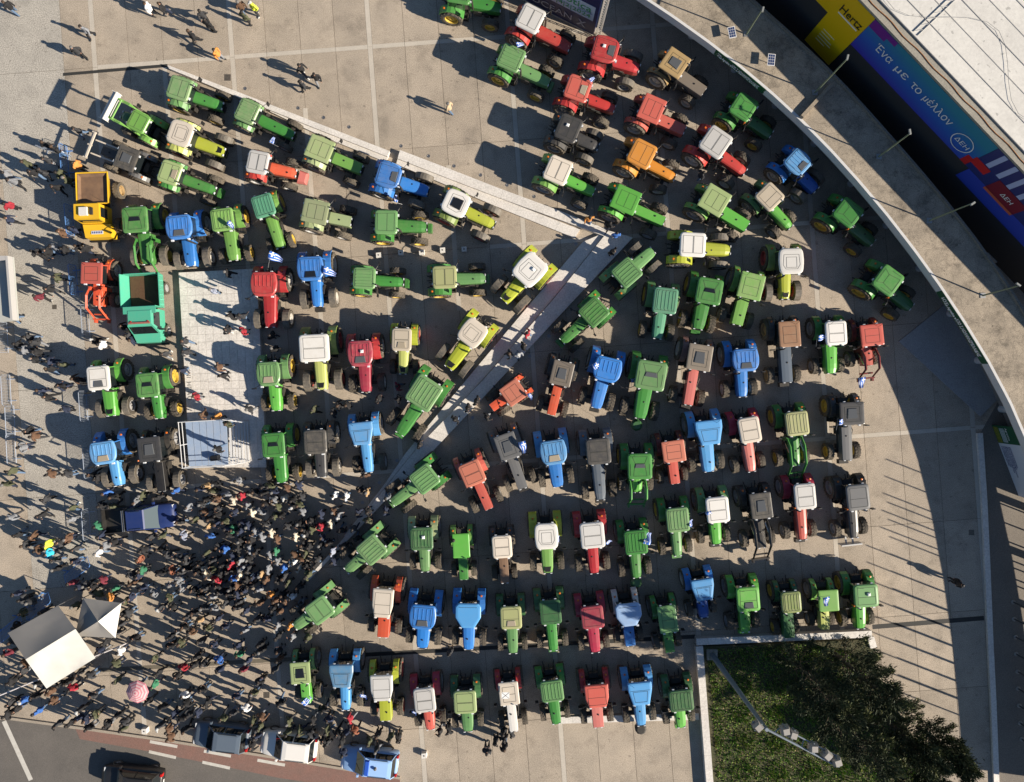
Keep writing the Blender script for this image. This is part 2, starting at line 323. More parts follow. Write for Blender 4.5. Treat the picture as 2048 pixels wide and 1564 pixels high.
def rim_mesh(R, wd):
    h = wd/2
    return MB().lathe([(-h*.80,R*.30),(-h*.84,R*.60),(-h*.4,R*.56),(h*.2,R*.5),(h*.25,R*.30),(h*.55,R*.26),(h*.60,R*.12),(h*.2,R*.1)], 20, 'y').lathe([(h*.80,R*.605),(h*.86,R*.61),(h*.86,R*.56),(h*.2,R*.54)], 20, 'y', cap=False).mesh('rim')
def fender_mesh(R, wd, big):
    mb = MB(); n = 9; r = R*1.08; h = wd*.5; a0, a1 = (math.radians(18), math.radians(162))
    rings = []
    for k in range(n):
        t = a0+(a1-a0)*k/(n-1); c, s = math.cos(t), math.sin(t); rx = r*(1.02); dz = r*s
        rings.append([(rx*c, -h, dz), (rx*c, h, dz), (rx*c*1.03, h*.92, dz+.05), (rx*c*1.03, -h*.92, dz+.05)])
    mb.loft(rings)
    if big: mb.add([(r*math.cos(a0+(a1-a0)*k/(n-1)), -h-.005, r*math.sin(a0+(a1-a0)*k/(n-1))) for k in range(n)]+[(r*.55,-h-.005,R*.25),(-r*.55,-h-.005,R*.25)], [tuple(range(n+2))])
    return mb.mesh('fender')
def hood_mesh(L, wr, wf, boxy):
    mb = MB(); rings = []
    N = 7
    for k in range(N):
        t = k/(N-1); x = L*t; wd = wr+(wf-wr)*t; zt = .72-.12*t if not boxy else .68-.05*t
        if not boxy and k == N-1: zt -= .10; wd *= .86
        if not boxy and k == N-2: zt -= .02
        b = wd/2; c = .10 if not boxy else .03
        rings.append([(x,-b,0),(x,b,0),(x,b*1.0,zt-c),(x,b-c*.8,zt-c*.25),(x,b*.35,zt+.012),(x,-b*.35,zt+.012),(x,-b+c*.8,zt-c*.25),(x,-b*1.0,zt-c)])
    mb.loft(rings); return mb.mesh('hood')
def q1(v, s=.1): return round(v/s)*s
FLAGS = []
def loader(root, col, x0, x1, yo, zt, zend, tool):
    m = paint(col, .15); arms = []
    for s in (-1, 1):
        a = MB(); a.tube([(x0,s*yo,1.75),(x0+.55,s*yo,zt),((x0+x1)/2+.35,s*yo,zt-.05),(x1,s*yo,zend)], [.075,.10,.10,.07], 4)
        a.box(x0-.12,x0+.14,s*yo-.07,s*yo+.07,.7,1.8)
        o = obj('loader_arm', a, m, root)
        obj('hydraulic_ram', MB().tube([(x0+.05,s*yo,1.1),(x0+1.0,s*yo,zt-.28)], .045, 6), CHROME, o)
    obj('cross_tube', MB().tube([(x1-.35,-yo,zend+.15),(x1-.35,yo,zend+.15)], .06, 6), m, root)
    if tool == 'bucket':
        b = MB(); wd = 1.05
        b.loft([[(x1+.05,-wd,zend+.35),(x1+.0,-wd,zend-.15),(x1+.35,-wd,zend-.35),(x1+.75,-wd,zend-.30),(x1+.70,-wd,zend-.26),(x1+.36,-wd,zend-.29),(x1+.06,-wd,zend-.12),(x1+.10,-wd,zend+.35)],
                [(x1+.05,wd,zend+.35),(x1+.0,wd,zend-.15),(x1+.35,wd,zend-.35),(x1+.75,wd,zend-.30),(x1+.70,wd,zend-.26),(x1+.36,wd,zend-.29),(x1+.06,wd,zend-.12),(x1+.10,wd,zend+.35)]])
        for s in (-1,1): b.prism([(x1+.03,s*wd),(x1+.7,s*wd),(x1+.7,s*(wd-.03)),(x1+.03,s*(wd-.03))], zend-.3, zend-.05)
        obj('bucket', b, paint('white', .3), root)
    else:
        b = MB(); b.box(x1-.05,x1+.05,-yo-.1,yo+.1,zend-.15,zend+.2)
        for s in (-1,1): b.box(x1,x1+.25,s*yo-.06,s*yo+.06,zend-.2,zend+.1)
        obj('tool_carrier', b, m, root)
def tractor(rx, ry, tx, ty, L, Wd, style, rc, hc, fc, rim, opts, label, group=None):
    L = q1(L/110.); Wd = q1(Wd/111.); sz = min(1.1, max(.84, (L+Wd)/3.5)); zr = 2.58*sz
    low = 'n' in opts
    R = W(rx, ry, zr+.17); T = W(tx, ty, 1.55*sz); d = (T-R).xy; D = q1(d.length, .1); ang = math.atan2(d.y, d.x)
    D = max(D, L/2+.9)
    root = empty('tractor', (R.x,R.y,0), ang, label, 'tractor', group)
    boxy = style in ('flat','zet') or 'x' in opts
    Rr = q1(.86*sz, .04); wr = q1(.52*sz, .04); Rf = q1(.66*sz, .04); wf = q1(.46*sz, .04); tr = q1(1.0*sz*(.86 if 's' in opts else 1), .04)
    xr = -.55*sz; xf = D-.62*sz
    # chassis
    def f():
        mb = MB(); mb.box(xr-.25, D-.12, -.24, .24, .52*sz, 1.02*sz); mb.box(xf-.12,xf+.12,-tr+.1,tr-.1,Rf-.12,Rf+.06); mb.tube([(xr,-tr,Rr),(xr,tr,Rr)], .13, 8)
        mb.box(.0,.62,-.72*sz,-.3,.45,.98*sz); mb.box(.0,.62,.3,.72*sz,.45,.98*sz); mb.box(-.75,.75*sz,-.6*sz,.6*sz,.95*sz,1.22*sz)
        for s_ in (-1,1):
            mb.box(L/2+.15,L/2+.75,s_*.34,s_*.52,.75*sz,1.25*sz); mb.tube([(L/2+.05,s_*.5,1.2*sz),(L/2+.5,s_*.56,1.45*sz),(xf-.3,s_*.40,1.1*sz)],.03,5); mb.box(xf-.55,xf-.2,s_*.3,s_*.48,.7*sz,1.0*sz)
        return mb.mesh('chassis')
    obj('chassis', cached(('ch',sz,D,tr,L), f), IRON, root)
    def f():
        mb = MB()
        for s in (-1,1): mb.tube([(xr-.2,s*.28,.75),(xr-.95,s*.42,.55)], .04, 5); mb.tube([(xr-.2,s*.3,1.25),(xr-.65,s*.38,1.2),(xr-.75,s*.4,.65)], .03, 5)
        mb.tube([(xr-.25,0,1.1),(xr-.9,0,1.05)], .035, 5); mb.box(xr-.55,xr-.2,-.3,.3,.8,1.25); mb.tube([(xr-.5,-.18,1.2),(xr-.7,-.2,1.5)], .025, 5); mb.tube([(xr-.5,.18,1.2),(xr-.72,.16,1.45)], .025, 5)
        return mb.mesh('linkage')
    obj('rear_linkage', cached(('lk',sz), f), IRON, root)
    # hood
    x0 = L/2-.12; hl = D-x0; hw = (.90 if not boxy else .80)*sz
    hw = q1(hw*random.choice((.86,.95,1.0,1.08)), .05)
    hood = obj('hood', cached(('hd',q1(hl),q1(hw,.05),boxy), lambda: hood_mesh(q1(hl), hw, hw*.84 if not boxy else hw*.95, boxy)), paint(hc, random.choice((.08,.18,.3))), root, (x0,0,1.02*sz))
    def f():
        mb = MB(); b = hw*.36; mb.box(hl-.02,hl+.035,-b,b,.05,.45)
        for k in range(5): mb.box(hl+.035,hl+.05,-b,b,.08+k*.07,.11+k*.07)
        return mb.mesh('grille')
    obj('grille', cached(('gr',q1(hl,.02),q1(hw,.05)), f), BLKP, hood)
    for s in (-1,1):
        obj('headlight', cached('hl', lambda: MB().box(0,.05,-.08,.08,0,.12,tx=.0,ty=.015).mesh('headlight')), LAMP, hood, (hl-.0,s*hw*.27,.42 if not boxy else .5))
    for s in (-1,1): obj('hood_seam_shade', cached(('hs',q1(hl),boxy), lambda: MB().box(hl*.08,hl*.9,-.006,.006,-.012,.004).mesh('seam')), SEAM, hood, (0,s*hw*.30,.66 if boxy else .655)).rotation_euler = (0,.075 if boxy else .12,0)
    if 'k' in opts:                                  # black nose panel on the hood
        obj('hood_vent', cached(('hv',q1(hw,.05)), lambda: MB().prism([(-.42,-hw*.27),(-.05,-hw*.2),(-.05,hw*.2),(-.42,hw*.27)],0,.03).mesh('vent')), BLKP, hood, (hl-.06,0,.60))
    else:
        obj('filler_cap', cached('fc', lambda: MB().lathe([(0,.06),(.05,.06),(.06,.03)],8,'z').mesh('cap')), BLKP, hood, (hl*random.uniform(.35,.7),random.uniform(-.12,.12),.655 if boxy else .645))
    # cab
    if not low:
        def f():
            mb = MB(); a, b = L/2-.16, Wd/2-.14; z1 = zr
            mb.loft([[(-a-.02,-b*.92,1.2*sz),(a*.9,-b*.80,1.2*sz),(a*.9,b*.80,1.2*sz),(-a-.02,b*.92,1.2*sz)],[(-a-.08,-b-.01,1.8*sz),(a+.05,-b*.94,1.8*sz),(a+.05,b*.94,1.8*sz),(-a-.08,b+.01,1.8*sz)],[(-a,-b,z1),(a,-b,z1),(a,b,z1),(-a,b,z1)]]); return mb.mesh('cab_glass')
        cab = obj('cab_glass', cached(('cg',L,Wd,sz), f), GLASS, root)
        for sx in (-1,1):
            for s in (-1,1):
                def f(sx=sx, s=s):
                    a, b = L/2-.16, Wd/2-.14
                    e = a+.05 if sx > 0 else -a-.08
                    return MB().tube([((a*.9 if sx>0 else -a-.02),s*b*(.8 if sx>0 else .92),1.15*sz),(e,s*b*(.95 if sx>0 else 1.01),1.8*sz),(sx*a,s*b,zr+.03)], .045, 4).mesh('pillar')
                obj('pillar', cached(('pl',L,Wd,sz,sx,s), f), BLKP if fc in ('dgrey','black','grey') or sx > 0 else paint(fc,.2), cab)
        rf = obj('roof', cached(('rf',style,L,Wd), lambda: roof_mesh(style, L, Wd)), paint(rc, .8 if 'd' in opts else random.choice((.12,.22,.35,.5))), root, (0,0,zr))
        obj('roof_seam', cached(('rs',style,L,Wd), lambda: seam_mesh(style, L, Wd)), SEAM, rf)
        hm = {'H':DARKH,'G':GREYH,'B':BEIGEH}
        for k in 'HGB':
            if k in opts:
                def f():
                    a, b = L/2, Wd/2; xa, xb = (a*.2,a*.72) if style != 'jd' else (-a*.22,a*.12)
                    if style == 'claas': xa, xb = -a*.35, a*.5
                    if style == 'flat': xa, xb = -a*.45, a*.45
                    return MB().loft([[(xa,-b*.36,0),(xb,-b*.44,0),(xb,b*.44,0),(xa,b*.36,0)],[(xa+.03,-b*.33,.05),(xb-.03,-b*.40,.05),(xb-.03,b*.40,.05),(xa+.03,b*.33,.05)]]).mesh('hatch')
                obj('roof_hatch', cached(('ht',style,L,Wd), f), hm[k], rf, (0,0,.165 if style == 'flat' else .195))
        if 'c' in opts: obj('gps_dome', cached('gd', lambda: MB().loft([[(-.11,-.11,0),(.11,-.11,0),(.11,.11,0),(-.11,.11,0)],[(-.11,-.11,.08),(.11,-.11,.08),(.11,.11,.08),(-.11,.11,.08)],[(-.06,-.06,.12),(.06,-.06,.12),(.06,.06,.12),(-.06,.06,.12)]]).mesh('dome')), mat('white_plastic',(.8,.8,.78),.4), rf, (-L*.08,Wd*.08,.2))
        if random.random() < .5: obj('aerial', cached('ae', lambda: MB().tube([(0,0,0),(-.08,.02,.35),(-.22,.03,.75)],.010,4).mesh('aerial')), BLKP, rf, (-L*.36,Wd*.3*random.choice((-1,1)),.14))
        for s in (-.3,.3): obj('work_light', cached('wl2', lambda: MB().box(-.06,.06,-.09,.09,-.02,.10,ty=.01).mesh('wl')), LAMP, root, (L/2+.03,s*Wd,zr+.0))
        # rear-view mirrors on stalks
        for s in (-1,1):
            mr = obj('mirror', cached(('mi',s,L,Wd,sz), lambda: MB().tube([(0,0,0),(.16,s*.30,-.02),(.22,s*.52,-.10)], .022, 4).box(.18,.26,s*.50-.11,s*.50+.11,-.46,-.06).mesh('mirror')), BLKP, root, (L/2-.1,s*(Wd/2-.12),zr-.12))
        if 'b' in opts: obj('beacon', cached('bc', lambda: MB().lathe([(-.25,.02),(.0,.02),(.0,.06),(.12,.055),(.15,.02)],8,'z').mesh('beacon')), AMB, root, (L/2-.15,-(Wd/2+.06),zr+.05))
        for s in (-1,1):
            obj('work_light', cached('wl', lambda: MB().box(-.05,.05,-.08,.08,0,.10,ty=.01).mesh('wl')), LAMP, root, (-L/2-.02,s*Wd*.28,zr-.02))
    else:
        se = MB(); se.box(-.35,.15,-.24,.24,1.15*sz,1.28*sz,tx=.03,ty=.03); se.box(-.42,-.28,-.24,.24,1.25*sz,1.65*sz,tx=.03,ty=.04)
        obj('seat', se, BLKP, root)
        obj('steering_wheel', MB().lathe([(0,.19),(.02,.21),(.04,.19),(.02,.17),(0,.19)],14,'z').tube([(0,0,.02),(.3,0,-.3)],.02,5), BLKP, root, (.42,0,1.6*sz))
        if 'N' in opts:
            rf = obj('roof', cached(('rf',style,L,Wd), lambda: roof_mesh(style, L, Wd)), paint(rc, .22), root, (0,0,zr))
            for sx in (-1,1):
                for s in (-1,1): obj('roof_post', MB().tube([(sx*(L/2-.12),s*(Wd/2-.1),1.1*sz),(sx*(L/2-.12),s*(Wd/2-.1),zr+.05)],.035,5), BLKP, root)
    # exhaust
    if 'e' not in opts:
        obj('exhaust_pipe', cached(('ex',sz), lambda: MB().tube([(0,0,0),(0,0,.55),(0,0,1.15),(-.05,0,1.3)], [.06,.075,.05,.045], 8).mesh('exhaust')), IRON, root, (L/2+.12,(-.50 if random.random() < .65 else .50)*sz,1.5*sz))
    # wheels
    for s in (-1,1):
        rw = obj('rear_wheel', cached(('ty',Rr,wr), lambda: tyre_mesh(Rr, wr)), RUB, root, (xr,s*tr,Rr), math.pi if s < 0 else 0)
        obj('rim', cached(('ri',Rr,wr), lambda: rim_mesh(Rr, wr)), RIMS[rim], rw)
        fw = obj('front_wheel', cached(('ty',Rf,wf), lambda: tyre_mesh(Rf, wf)), RUB, root, (xf,s*tr,Rf), (math.pi if s < 0 else 0)+(.0 if 't' not in opts else .3))
        obj('rim', cached(('ri',Rf,wf), lambda: rim_mesh(Rf, wf)), RIMS[rim], fw)
        fe = obj('fender', cached(('fe',Rr,wr,s,boxy), lambda: fender_mesh(Rr, (.58 if not boxy else .42)*sz, True)), paint(fc,.2), root, (xr,s*(tr-.12*sz),Rr), 0 if s > 0 else math.pi)
        obj('tail_light', cached('tl', lambda: MB().lathe([(0,.075),(.05,.07),(.06,.03)],8,'z').mesh('tl')), AMB, fe, ((-.62 if s > 0 else .62)*Rr,0,Rr*.98))
        if 'm' in opts:
            obj('front_mudguard', cached(('fm',Rf,wf), lambda: fender_mesh(Rf, wf, False)), mat('mudguard_plastic',(.05,.05,.05),.6,dust=.5), root, (xf,s*tr,Rf))
        st = obj('step', cached(('sp',sz), lambda: MB().box(-.2,.2,-.12,.12,0,.04).box(-.2,.2,-.12,.12,-.32,-.28).box(-.2,-.17,-.12,.12,-.3,.3).box(.17,.2,-.12,.12,-.3,.3).mesh('step')), IRON, root, (.45,s*.78*sz,.72))
    if 'w' in opts or 'g' in opts:
        fwm = IRON if 'w' in opts else paint(hc,.2)
        def f():
            mb = MB()
            for k in range(-4,5): mb.box(-.0,.32,k*.075-.034,k*.075+.034,-.25,.18,tx=.03)
            mb.box(-.3,.05,-.2,.2,-.1,.08); return mb.mesh('weights')
        obj('front_weight', cached('fw', f), fwm, root, (D+.02,0,.85*sz))
    if 'o' in opts:
        obj('front_weight', MB().lathe([(-.28,.30),(-.15,.42),(.12,.42),(.26,.28)],10,'z').box(-.5,-.2,-.1,.1,-.1,.1), paint('jdd',.2) if fc.startswith('j') else IRON, root, (D+.55,0,.75))
    if 'Z' in opts:
        obj('push_blade', MB().box(0,.06,-.75,.75,-.3,.3).box(.02,.12,-.75,.75,.24,.34,0).box(-.5,0,-.3,-.2,-.1,.0).box(-.5,0,.2,.3,-.1,.0), paint('lgrey',.3), root, (D+.6,0,.62))
    if 'P' in opts: loader(root, fc, L/2+.25, D+.95, .55*sz, 2.1, .9, 'fork')
    if 'Q' in opts: loader(root, fc, L/2+.25, D+1.75, .55*sz, 2.3, 2.6, 'fork')
    if 'U' in opts: loader(root, fc, .15, 1.45, .72, 2.95, 3.1, 'bucket')
    if 'F' in opts:
        b = MB(); zz = 1.9
        b.box(D+.55,D+.67,-1.0,1.0,zz,zz+.1); b.box(D+.75,D+.83,-1.0,1.0,zz-.1,zz); [b.box(D+.55,D+.83,y-.05,y+.05,zz-.05,zz+.08) for y in (-.95,0,.95)]; [b.box(L/2,D+.6,y-.05,y+.05,zz-.35,zz-.22) for y in (-.5,.5)]
        obj('bale_frame', b, paint('cream',.3), root)
    return root
T = [
# upper-left block along the marble bench
(358,176,444,212,180,180,'round','jdf','jd','jdf','y','d','green tractor with plain faded roof beside the tip of the marble bench'),
(276,243,246,230,150,150,'round','lime','jdd','lime','y','eU','green loader tractor holding up a white bucket'),
(360,266,448,304,190,200,'claas','cream','claas','claas2','r','km','cream-roofed lime tractor with black seams beside the white bucket loader'),
(252,316,208,302,170,180,'flat','dgrey','dgrey','grey','g','GeF','dark grey tractor with white and yellow bale frame on its nose'),
(339,345,430,381,170,180,'round','pale','jd','jd','y','Bg','green tractor with pale square roof panel next to the dark grey bale-frame tractor'),
(494,222,587,271,170,180,'rib','jdf','jd','jdf','g','d','faded green tractor second from the bench tip along the marble bench'),
(515,324,592,347,170,180,'two','lgrey','rora','red2','g','','red and orange tractor with grey roof and pink nose weight'),
(639,297,722,338,200,180,'flat','pale','lime','sage','g','d','light green box-cab tractor with rust on its flat roof near the marble bench'),
(777,350,854,381,190,200,'nh','blue','blue','blue','g','Gm','blue tractor with roof hatch parked against the gap in the marble bench'),
(912,406,988,449,200,200,'claas','white','claas','olive','r','Hm','white-roofed lime tractor with dark glass hatch touching the marble bench'),
# upper-right block in front of the curved canopy
(919,-18,1002,15,190,190,'round','jd','jd','jd','y','','green tractor with yellow rims beside the dark event billboard'),
(1061,36,1139,94,190,200,'two','lgrey','red2','red2','g','','bright red tractor with white two-panel roof beside the event billboard'),
(1022,115,1098,164,190,190,'rib','jdf','jdf','jd','y','g','green tractor with dusty roof and wheel weights next to the white-roofed red one'),
(1211,98,1279,136,200,210,'nh','red','red','red','g','Gcm','large red tractor with white receiver box and grey hatch on its roof'),
(1156,176,1228,217,190,190,'round','fred','red2','red','g','B','red tractor with beige roof hatch and small white flag'),
(1350,125,1407,184,190,190,'flat','tan','gbrown','tan','w','Gs','old tan tractor with brown frame and grey bonnet near the green banner'),
(1304,217,1368,261,180,200,'flat','fred','fred','fred','w','','red tractor with faded folded-steel roof between tan and orange tractors'),
(1137,256,1197,294,180,200,'round','dgrey','dgrey','dgrey','g','cm','dark grey tractor with white receiver dome on its roof'),
(1284,307,1350,355,190,200,'round','oran','oran','oran','w','t','orange tractor with orange hood and fenders'),
(1116,340,1188,383,190,200,'two','cream','brt','lime','g','','green tractor with cream roof nearest the marble bench corner'),
(1488,213,1543,268,180,190,'jd','jd','jdd','jd','y','b','green tractor with yellow rims below the arrow end of the green banner'),  # hood colour darkened to carry the canopy shadow
(1432,284,1490,343,200,210,'two','lgrey','red2','red2','w','','red tractor with light grey roof and long narrow hood by the canopy'),
(1597,324,1634,380,180,190,'nh','lblue','dblue','blue','g','Gm','blue tractor parked tight under the curved canopy'),  # darker blue hood has the canopy shadow in its colour
(1252,399,1327,443,200,190,'flat','brt','brt','brt','g','','bright green tractor with plain flat roof behind the cream-roofed green one'),
(1430,400,1495,454,200,200,'flat','pale','brt','lime','g','s','light green flat-roofed tractor with grey rear tyres below the red and grey one'),
(1540,393,1582,455,180,180,'round','beige','brt','jdf','g','ds','green tractor with dusty beige roof next to the blue canopy-side one'),
(1697,425,1746,484,190,190,'jd','jd','jdd','jd','y','b','green tractor with yellow rims, middle one of three along the curved canopy'),  # canopy shade put into the darker hood green
(1777,561,1825,614,190,200,'jd','jd','jdd','jd','y','b','green tractor with yellow rims, last along the canopy before the red loader tractor'),  # hood painted darker than the roof, as shaded by the canopy
(1386,489,1462,500,200,190,'two','white','claas','claas','g','m','white-roofed lime tractor pointing away from the tip of the marble steps'),
(1583,522,1571,597,200,200,'claas','white','claas','olive','r','km','white-roofed lime tractor with red rims in the canopy shadow'),
(1503,572,1473,651,200,190,'flat','lime','lime','lime','g','d','lime green tractor with large flat rusty roof'),
(1419,582,1396,659,200,200,'jd','jd','jd','jd','y','Hg','clean green tractor with dark roof hatch and green nose weights'),
(1331,601,1315,677,200,190,'rib','teal','teal','jdf','y','','teal-green tractor with faded ribbed roof right of the marble steps'),
(1254,545,1306,500,190,190,'rib','jdf','jdf','jdf','g','m','green ribbed-roof tractor pointing towards the tip of the marble steps'),
(1188,624,1125,682,190,190,'rib','jd','jd','jd','g','g','green ribbed-roof tractor pointing down along the marble steps'),
# triangle inside the marble bench
(1060,539,1008,600,230,220,'claas','white','claas','claas','r','kcm','large lime tractor with white round roof at the corner inside the marble bench'),
(945,666,896,736,200,200,'claas','cream','claas','claas','r','km','lime tractor with cream roof beside the marble steps'),
(728,556,808,564,180,170,'rib','jdf','jd','jd','y','g','green tractor with yellow rims left of the dusty-roofed green one'),
(889,554,971,556,190,180,'two','dust','jdf','jd','y','g','green tractor with dusty beige roof and yellow rims beside white cubes'),
(772,444,854,453,180,190,'round','jdf','jd','jd','y','g','green tractor with yellow rims above the row of white cubes'),
(630,423,702,444,200,180,'flat','sage','sage','sage','g','dx','dull sage green tractor with flat roof and no bright paint'),
(526,411,560,495,180,170,'rib','teal','lime','lime','y','s','green tractor with teal ribbed roof and yellow rims'),
(620,537,634,613,190,210,'nh','blue','blue','blue','w','Hmw','blue tractor flying a striped flag beside the crimson one'),
(527,568,540,655,190,210,'nh','red','red','red','w','m','glossy red tractor beside the marble platform'),
(628,696,643,779,210,230,'two','white','claas2','olive','r','km','large lime tractor with square white roof beside the red one'),
(720,707,731,783,200,200,'nh','crim','crim','red','w','Gc','red tractor with grey hatch between white-roofed lime tractors'),
(803,679,806,746,180,160,'two','beige','claas2','claas','r','kB','small lime tractor with beige roof and red rims'),
(536,748,552,821,190,190,'nh','jdf','brt','jdf','y','B','green tractor with dusty roof hatch beside the marble platform'),
(848,786,799,867,230,220,'rib','jdf','jd','jd','g','g','big green ribbed-roof tractor pointing down the middle of the marble steps'),
(269,439,294,528,200,200,'jd','jd','jd','jd','y','HmP','green front-loader tractor behind the turquoise truck'),
(357,454,381,532,190,210,'nh','blue','blue','blue','w','Gm','blue tractor with roof hatch facing the marble platform'),
(444,439,467,521,180,180,'rib','lime','lime','lime','y','','green tractor with yellow rims carrying a small flag beside the blue one'),
(182,546,198,612,160,165,'flat','fred','rora','rora','w','sPe','old red loader tractor by the steel barriers'),
(196,756,222,832,190,180,'round','white','brt','brt','g','Gkm','bright green tractor with white roof by the steel barriers'),
(294,770,318,837,190,180,'jd','jd','jd','jd','y','H','green tractor with bright yellow rims touching the marble platform'),
(205,906,235,972,180,210,'nh','lblue','lblue','blue','g','Bm','light blue tractor with white hatch by the steel barriers'),
(298,899,325,982,190,180,'flat','dgrey','black','black','g','Gbm','black tractor between light blue one and the metal stage'),
(546,890,563,965,190,180,'jd','jd','jd','jd','y','H','green tractor with yellow rims beside the metal stage'),
(630,884,643,954,190,180,'two','dgrey','dgrey','dgrey','w','m','charcoal tractor between a green and a blue tractor facing the crowd'),
(722,867,737,945,180,190,'taper','lblue','lblue','lblue','g','','old light blue tractor with stepped roof facing the crowd'),
# right of the marble steps
(849,958,785,1006,190,190,'rib','jdf','jdf','jd','g','g','green ribbed-roof tractor on the crowd side of the faded red tractor'),
(944,947,978,1017,190,180,'two','salm','fred','fred','g','x','faded salmon red tractor beside the marble steps'),
(743,1100,694,1141,190,190,'rib','jdf','jdf','jdf','g','','green ribbed-roof tractor nose-on to the crowd by the narrow end of the steps'),
(843,1078,850,1144,180,180,'rib','jdd','jdf','sage','g','c','dark green ribbed-roof tractor with a white box on its roof'),
(922,1092,928,1156,190,130,'flat','brt','jd','lime','g','nNs','open bright green tractor with a rider and narrow canopy'),
(1004,1094,1010,1163,180,150,'two','cream','brown','dgrey','g','sx','small cream-roofed tractor with brown hood'),
(1027,785,983,816,170,170,'flat','salm','rora','rora','o','sx','small orange-red tractor nosing onto the marble steps'),
(1124,747,1102,829,190,170,'flat','gbrown','rora','dgrey','g','Gx','tractor with grey-brown hatch roof and orange-red hood'),
(1215,739,1192,816,190,220,'nh','blue','blue','blue','w','w','blue tractor with striped flag on its roof corner'),
(1302,751,1280,837,220,230,'jd','jdf','jd','jd','g','Go','large green tractor with grey hatch and round nose weight'),
(1400,715,1376,809,200,190,'flat','gbrown','pink','mauve','w','Gw','tractor with brown hatch roof and faded pink hood'),
(1492,720,1486,793,180,210,'nh','blue','blue','blue','w','G','blue tractor with roof hatch beside the brown-roofed pink one'),
(1580,668,1574,765,200,170,'flat','rust','slate','dgrey','o','w','grey tractor with rusty brown roof'),
(1673,666,1663,747,190,170,'two','white','brt','jd','g','','green tractor with clean white roof beside the red loader tractor'),
(1745,670,1735,730,170,180,'flat','fred','fred','dred','g','Px','faded red loader tractor at the canopy end of its row'),
(1015,893,1046,977,200,170,'flat','grey','grey','grey','g','Gwx','grey tractor with checked flag and long grey hood'),
(1107,905,1116,974,190,210,'nh','lblue','blue','lblue','g','B','light blue tractor with dusty roof hatch between two grey tractors'),
(1197,903,1202,1000,200,190,'two','dgrey','slate','slate','g','w','dark slate tractor with long grey-blue hood'),
(1280,933,1275,985,200,190,'jd','jd','brt','jd','y','GP','green tractor whose empty loader arms reach over the green one in front'),
(1348,903,1350,965,170,180,'flat','salm','fred','dred','g','x','small faded red tractor beside the green loader tractor'),
(1419,865,1419,944,190,210,'taper','lblue','lblue','lblue','g','','light blue tractor with plain roof beside pink-hooded white-roofed one'),
(1500,860,1504,942,200,170,'two','cream','pink','crim','g','','pink-red tractor with cream roof in the row below the brown-roofed ones'),
(1093,1073,1096,1146,200,190,'claas','white','lime','claas','g','k','green-hooded tractor with white roof and lime yellow fenders'),
(1185,1071,1189,1146,200,190,'two','lgrey','red','red','g','','red tractor with light grey roof and small flag'),
(1272,1085,1274,1156,190,180,'rib','jd','jd','jd','g','o','green tractor under the loader arms of the one behind, large flag at its side'),
(1356,1040,1356,1110,190,180,'rib','jdf','jdf','jd','y','g','green tractor with pale nose weights and a folded flag'),
(1436,1020,1434,1090,200,180,'two','white','brt','jdf','g','w','bright green tractor with white roof and flag beside the black one'),
(1595,847,1592,931,190,180,'rib','dust','jd','jd','y','dP','green dusty-roofed tractor with loader arms over the red tractor in front'),
(1705,827,1694,921,180,190,'flat','dgrey','grey','dgrey','y','Gw','dark grey tractor with yellow rims at the open end of its row'),
(1611,993,1606,1078,200,170,'two','lgrey','fred','crim','g','bw','red tractor with light grey roof beneath loader arms'),
(1717,995,1710,1076,200,180,'round','grey','dgrey','black','g','bZ','grey tractor with silver push blade at the open end of its row'),
(1523,1012,1523,1094,200,170,'flat','dgrey','black','black','g','GP','black tractor with front loader frame'),
# fourth row
(639,1221,591,1253,190,180,'two','jdf','jdf','jdf','g','','green tractor with pale star mark on its roof pointing into the crowd'),
(765,1207,766,1273,220,170,'zet','cream','rora','rora','g','x','orange-red tractor with long cream roof'),
(845,1235,844,1296,190,210,'nh','blue','blue','blue','g','Gw','blue tractor with roof hatch next to the plain-roofed blue one'),
(936,1232,937,1299,190,200,'oct','lblue','blue','blue','g','w','blue tractor with plain light blue roof and black nose weight'),
(1022,1236,1026,1306,180,170,'round','dust','jdf','jdd','y','B','green tractor with beige roof panel beside the plain-roofed blue one'),
(1101,1225,1107,1299,190,170,'round','jdd','jd','jdd','y','g','dark green tractor beside the crimson one'),
(1185,1235,1191,1304,180,175,'round','crim','crim','crim','g','','crimson tractor with crimson roof and fenders'),
(1258,1230,1261,1290,180,200,'oct','pblue','blue','lgrey','g','xs','blue tractor with wide pale blue plate roof'),
(1336,1239,1340,1303,210,145,'flat','jdf','jd','jd','g','sx','narrow green tractor with long flat roof'),
(1407,1180,1409,1235,160,180,'taper','lblue','dblue','blue','w','w','blue tractor with dark blue hood beside the grass bed corner'),
(1497,1199,1492,1264,190,180,'round','brt','brt','brt','g','Gg','vivid green tractor with grey roof hatch above the grass bed'),
(1583,1205,1578,1272,160,160,'rib','olive','jdd','jdd','y','dsx','old olive green tractor half hidden by the dark tree'),
(1658,1202,1649,1256,170,150,'flat','lime','claas2','lime','g','nNs','lime green open tractor with flag on its roof'),
(1733,1192,1722,1258,180,190,'round','jdf','brt','jd','y','cb','green tractor with white receiver at the open end above the grass bed'),
# last row
(600,1347,614,1404,170,150,'flat','pale','brt','jdf','g','Hs','green tractor with black printed sheet on its roof'),
(682,1353,691,1419,180,190,'taper','sblue','lblue','lblue','g','d','blue tractor with worn stepped roof near the crowd'),
(763,1377,772,1439,200,175,'zet','lgrey','claas','claas','r','','lime tractor with long pale grey roof in the last row'),
(849,1401,861,1459,190,170,'two','lgrey','fred','crim','g','','red tractor with grey two-panel roof in the last row'),
(930,1405,936,1462,180,180,'two','pale','jdf','jdd','g','','green tractor with yellowish roof panel in the last row'),
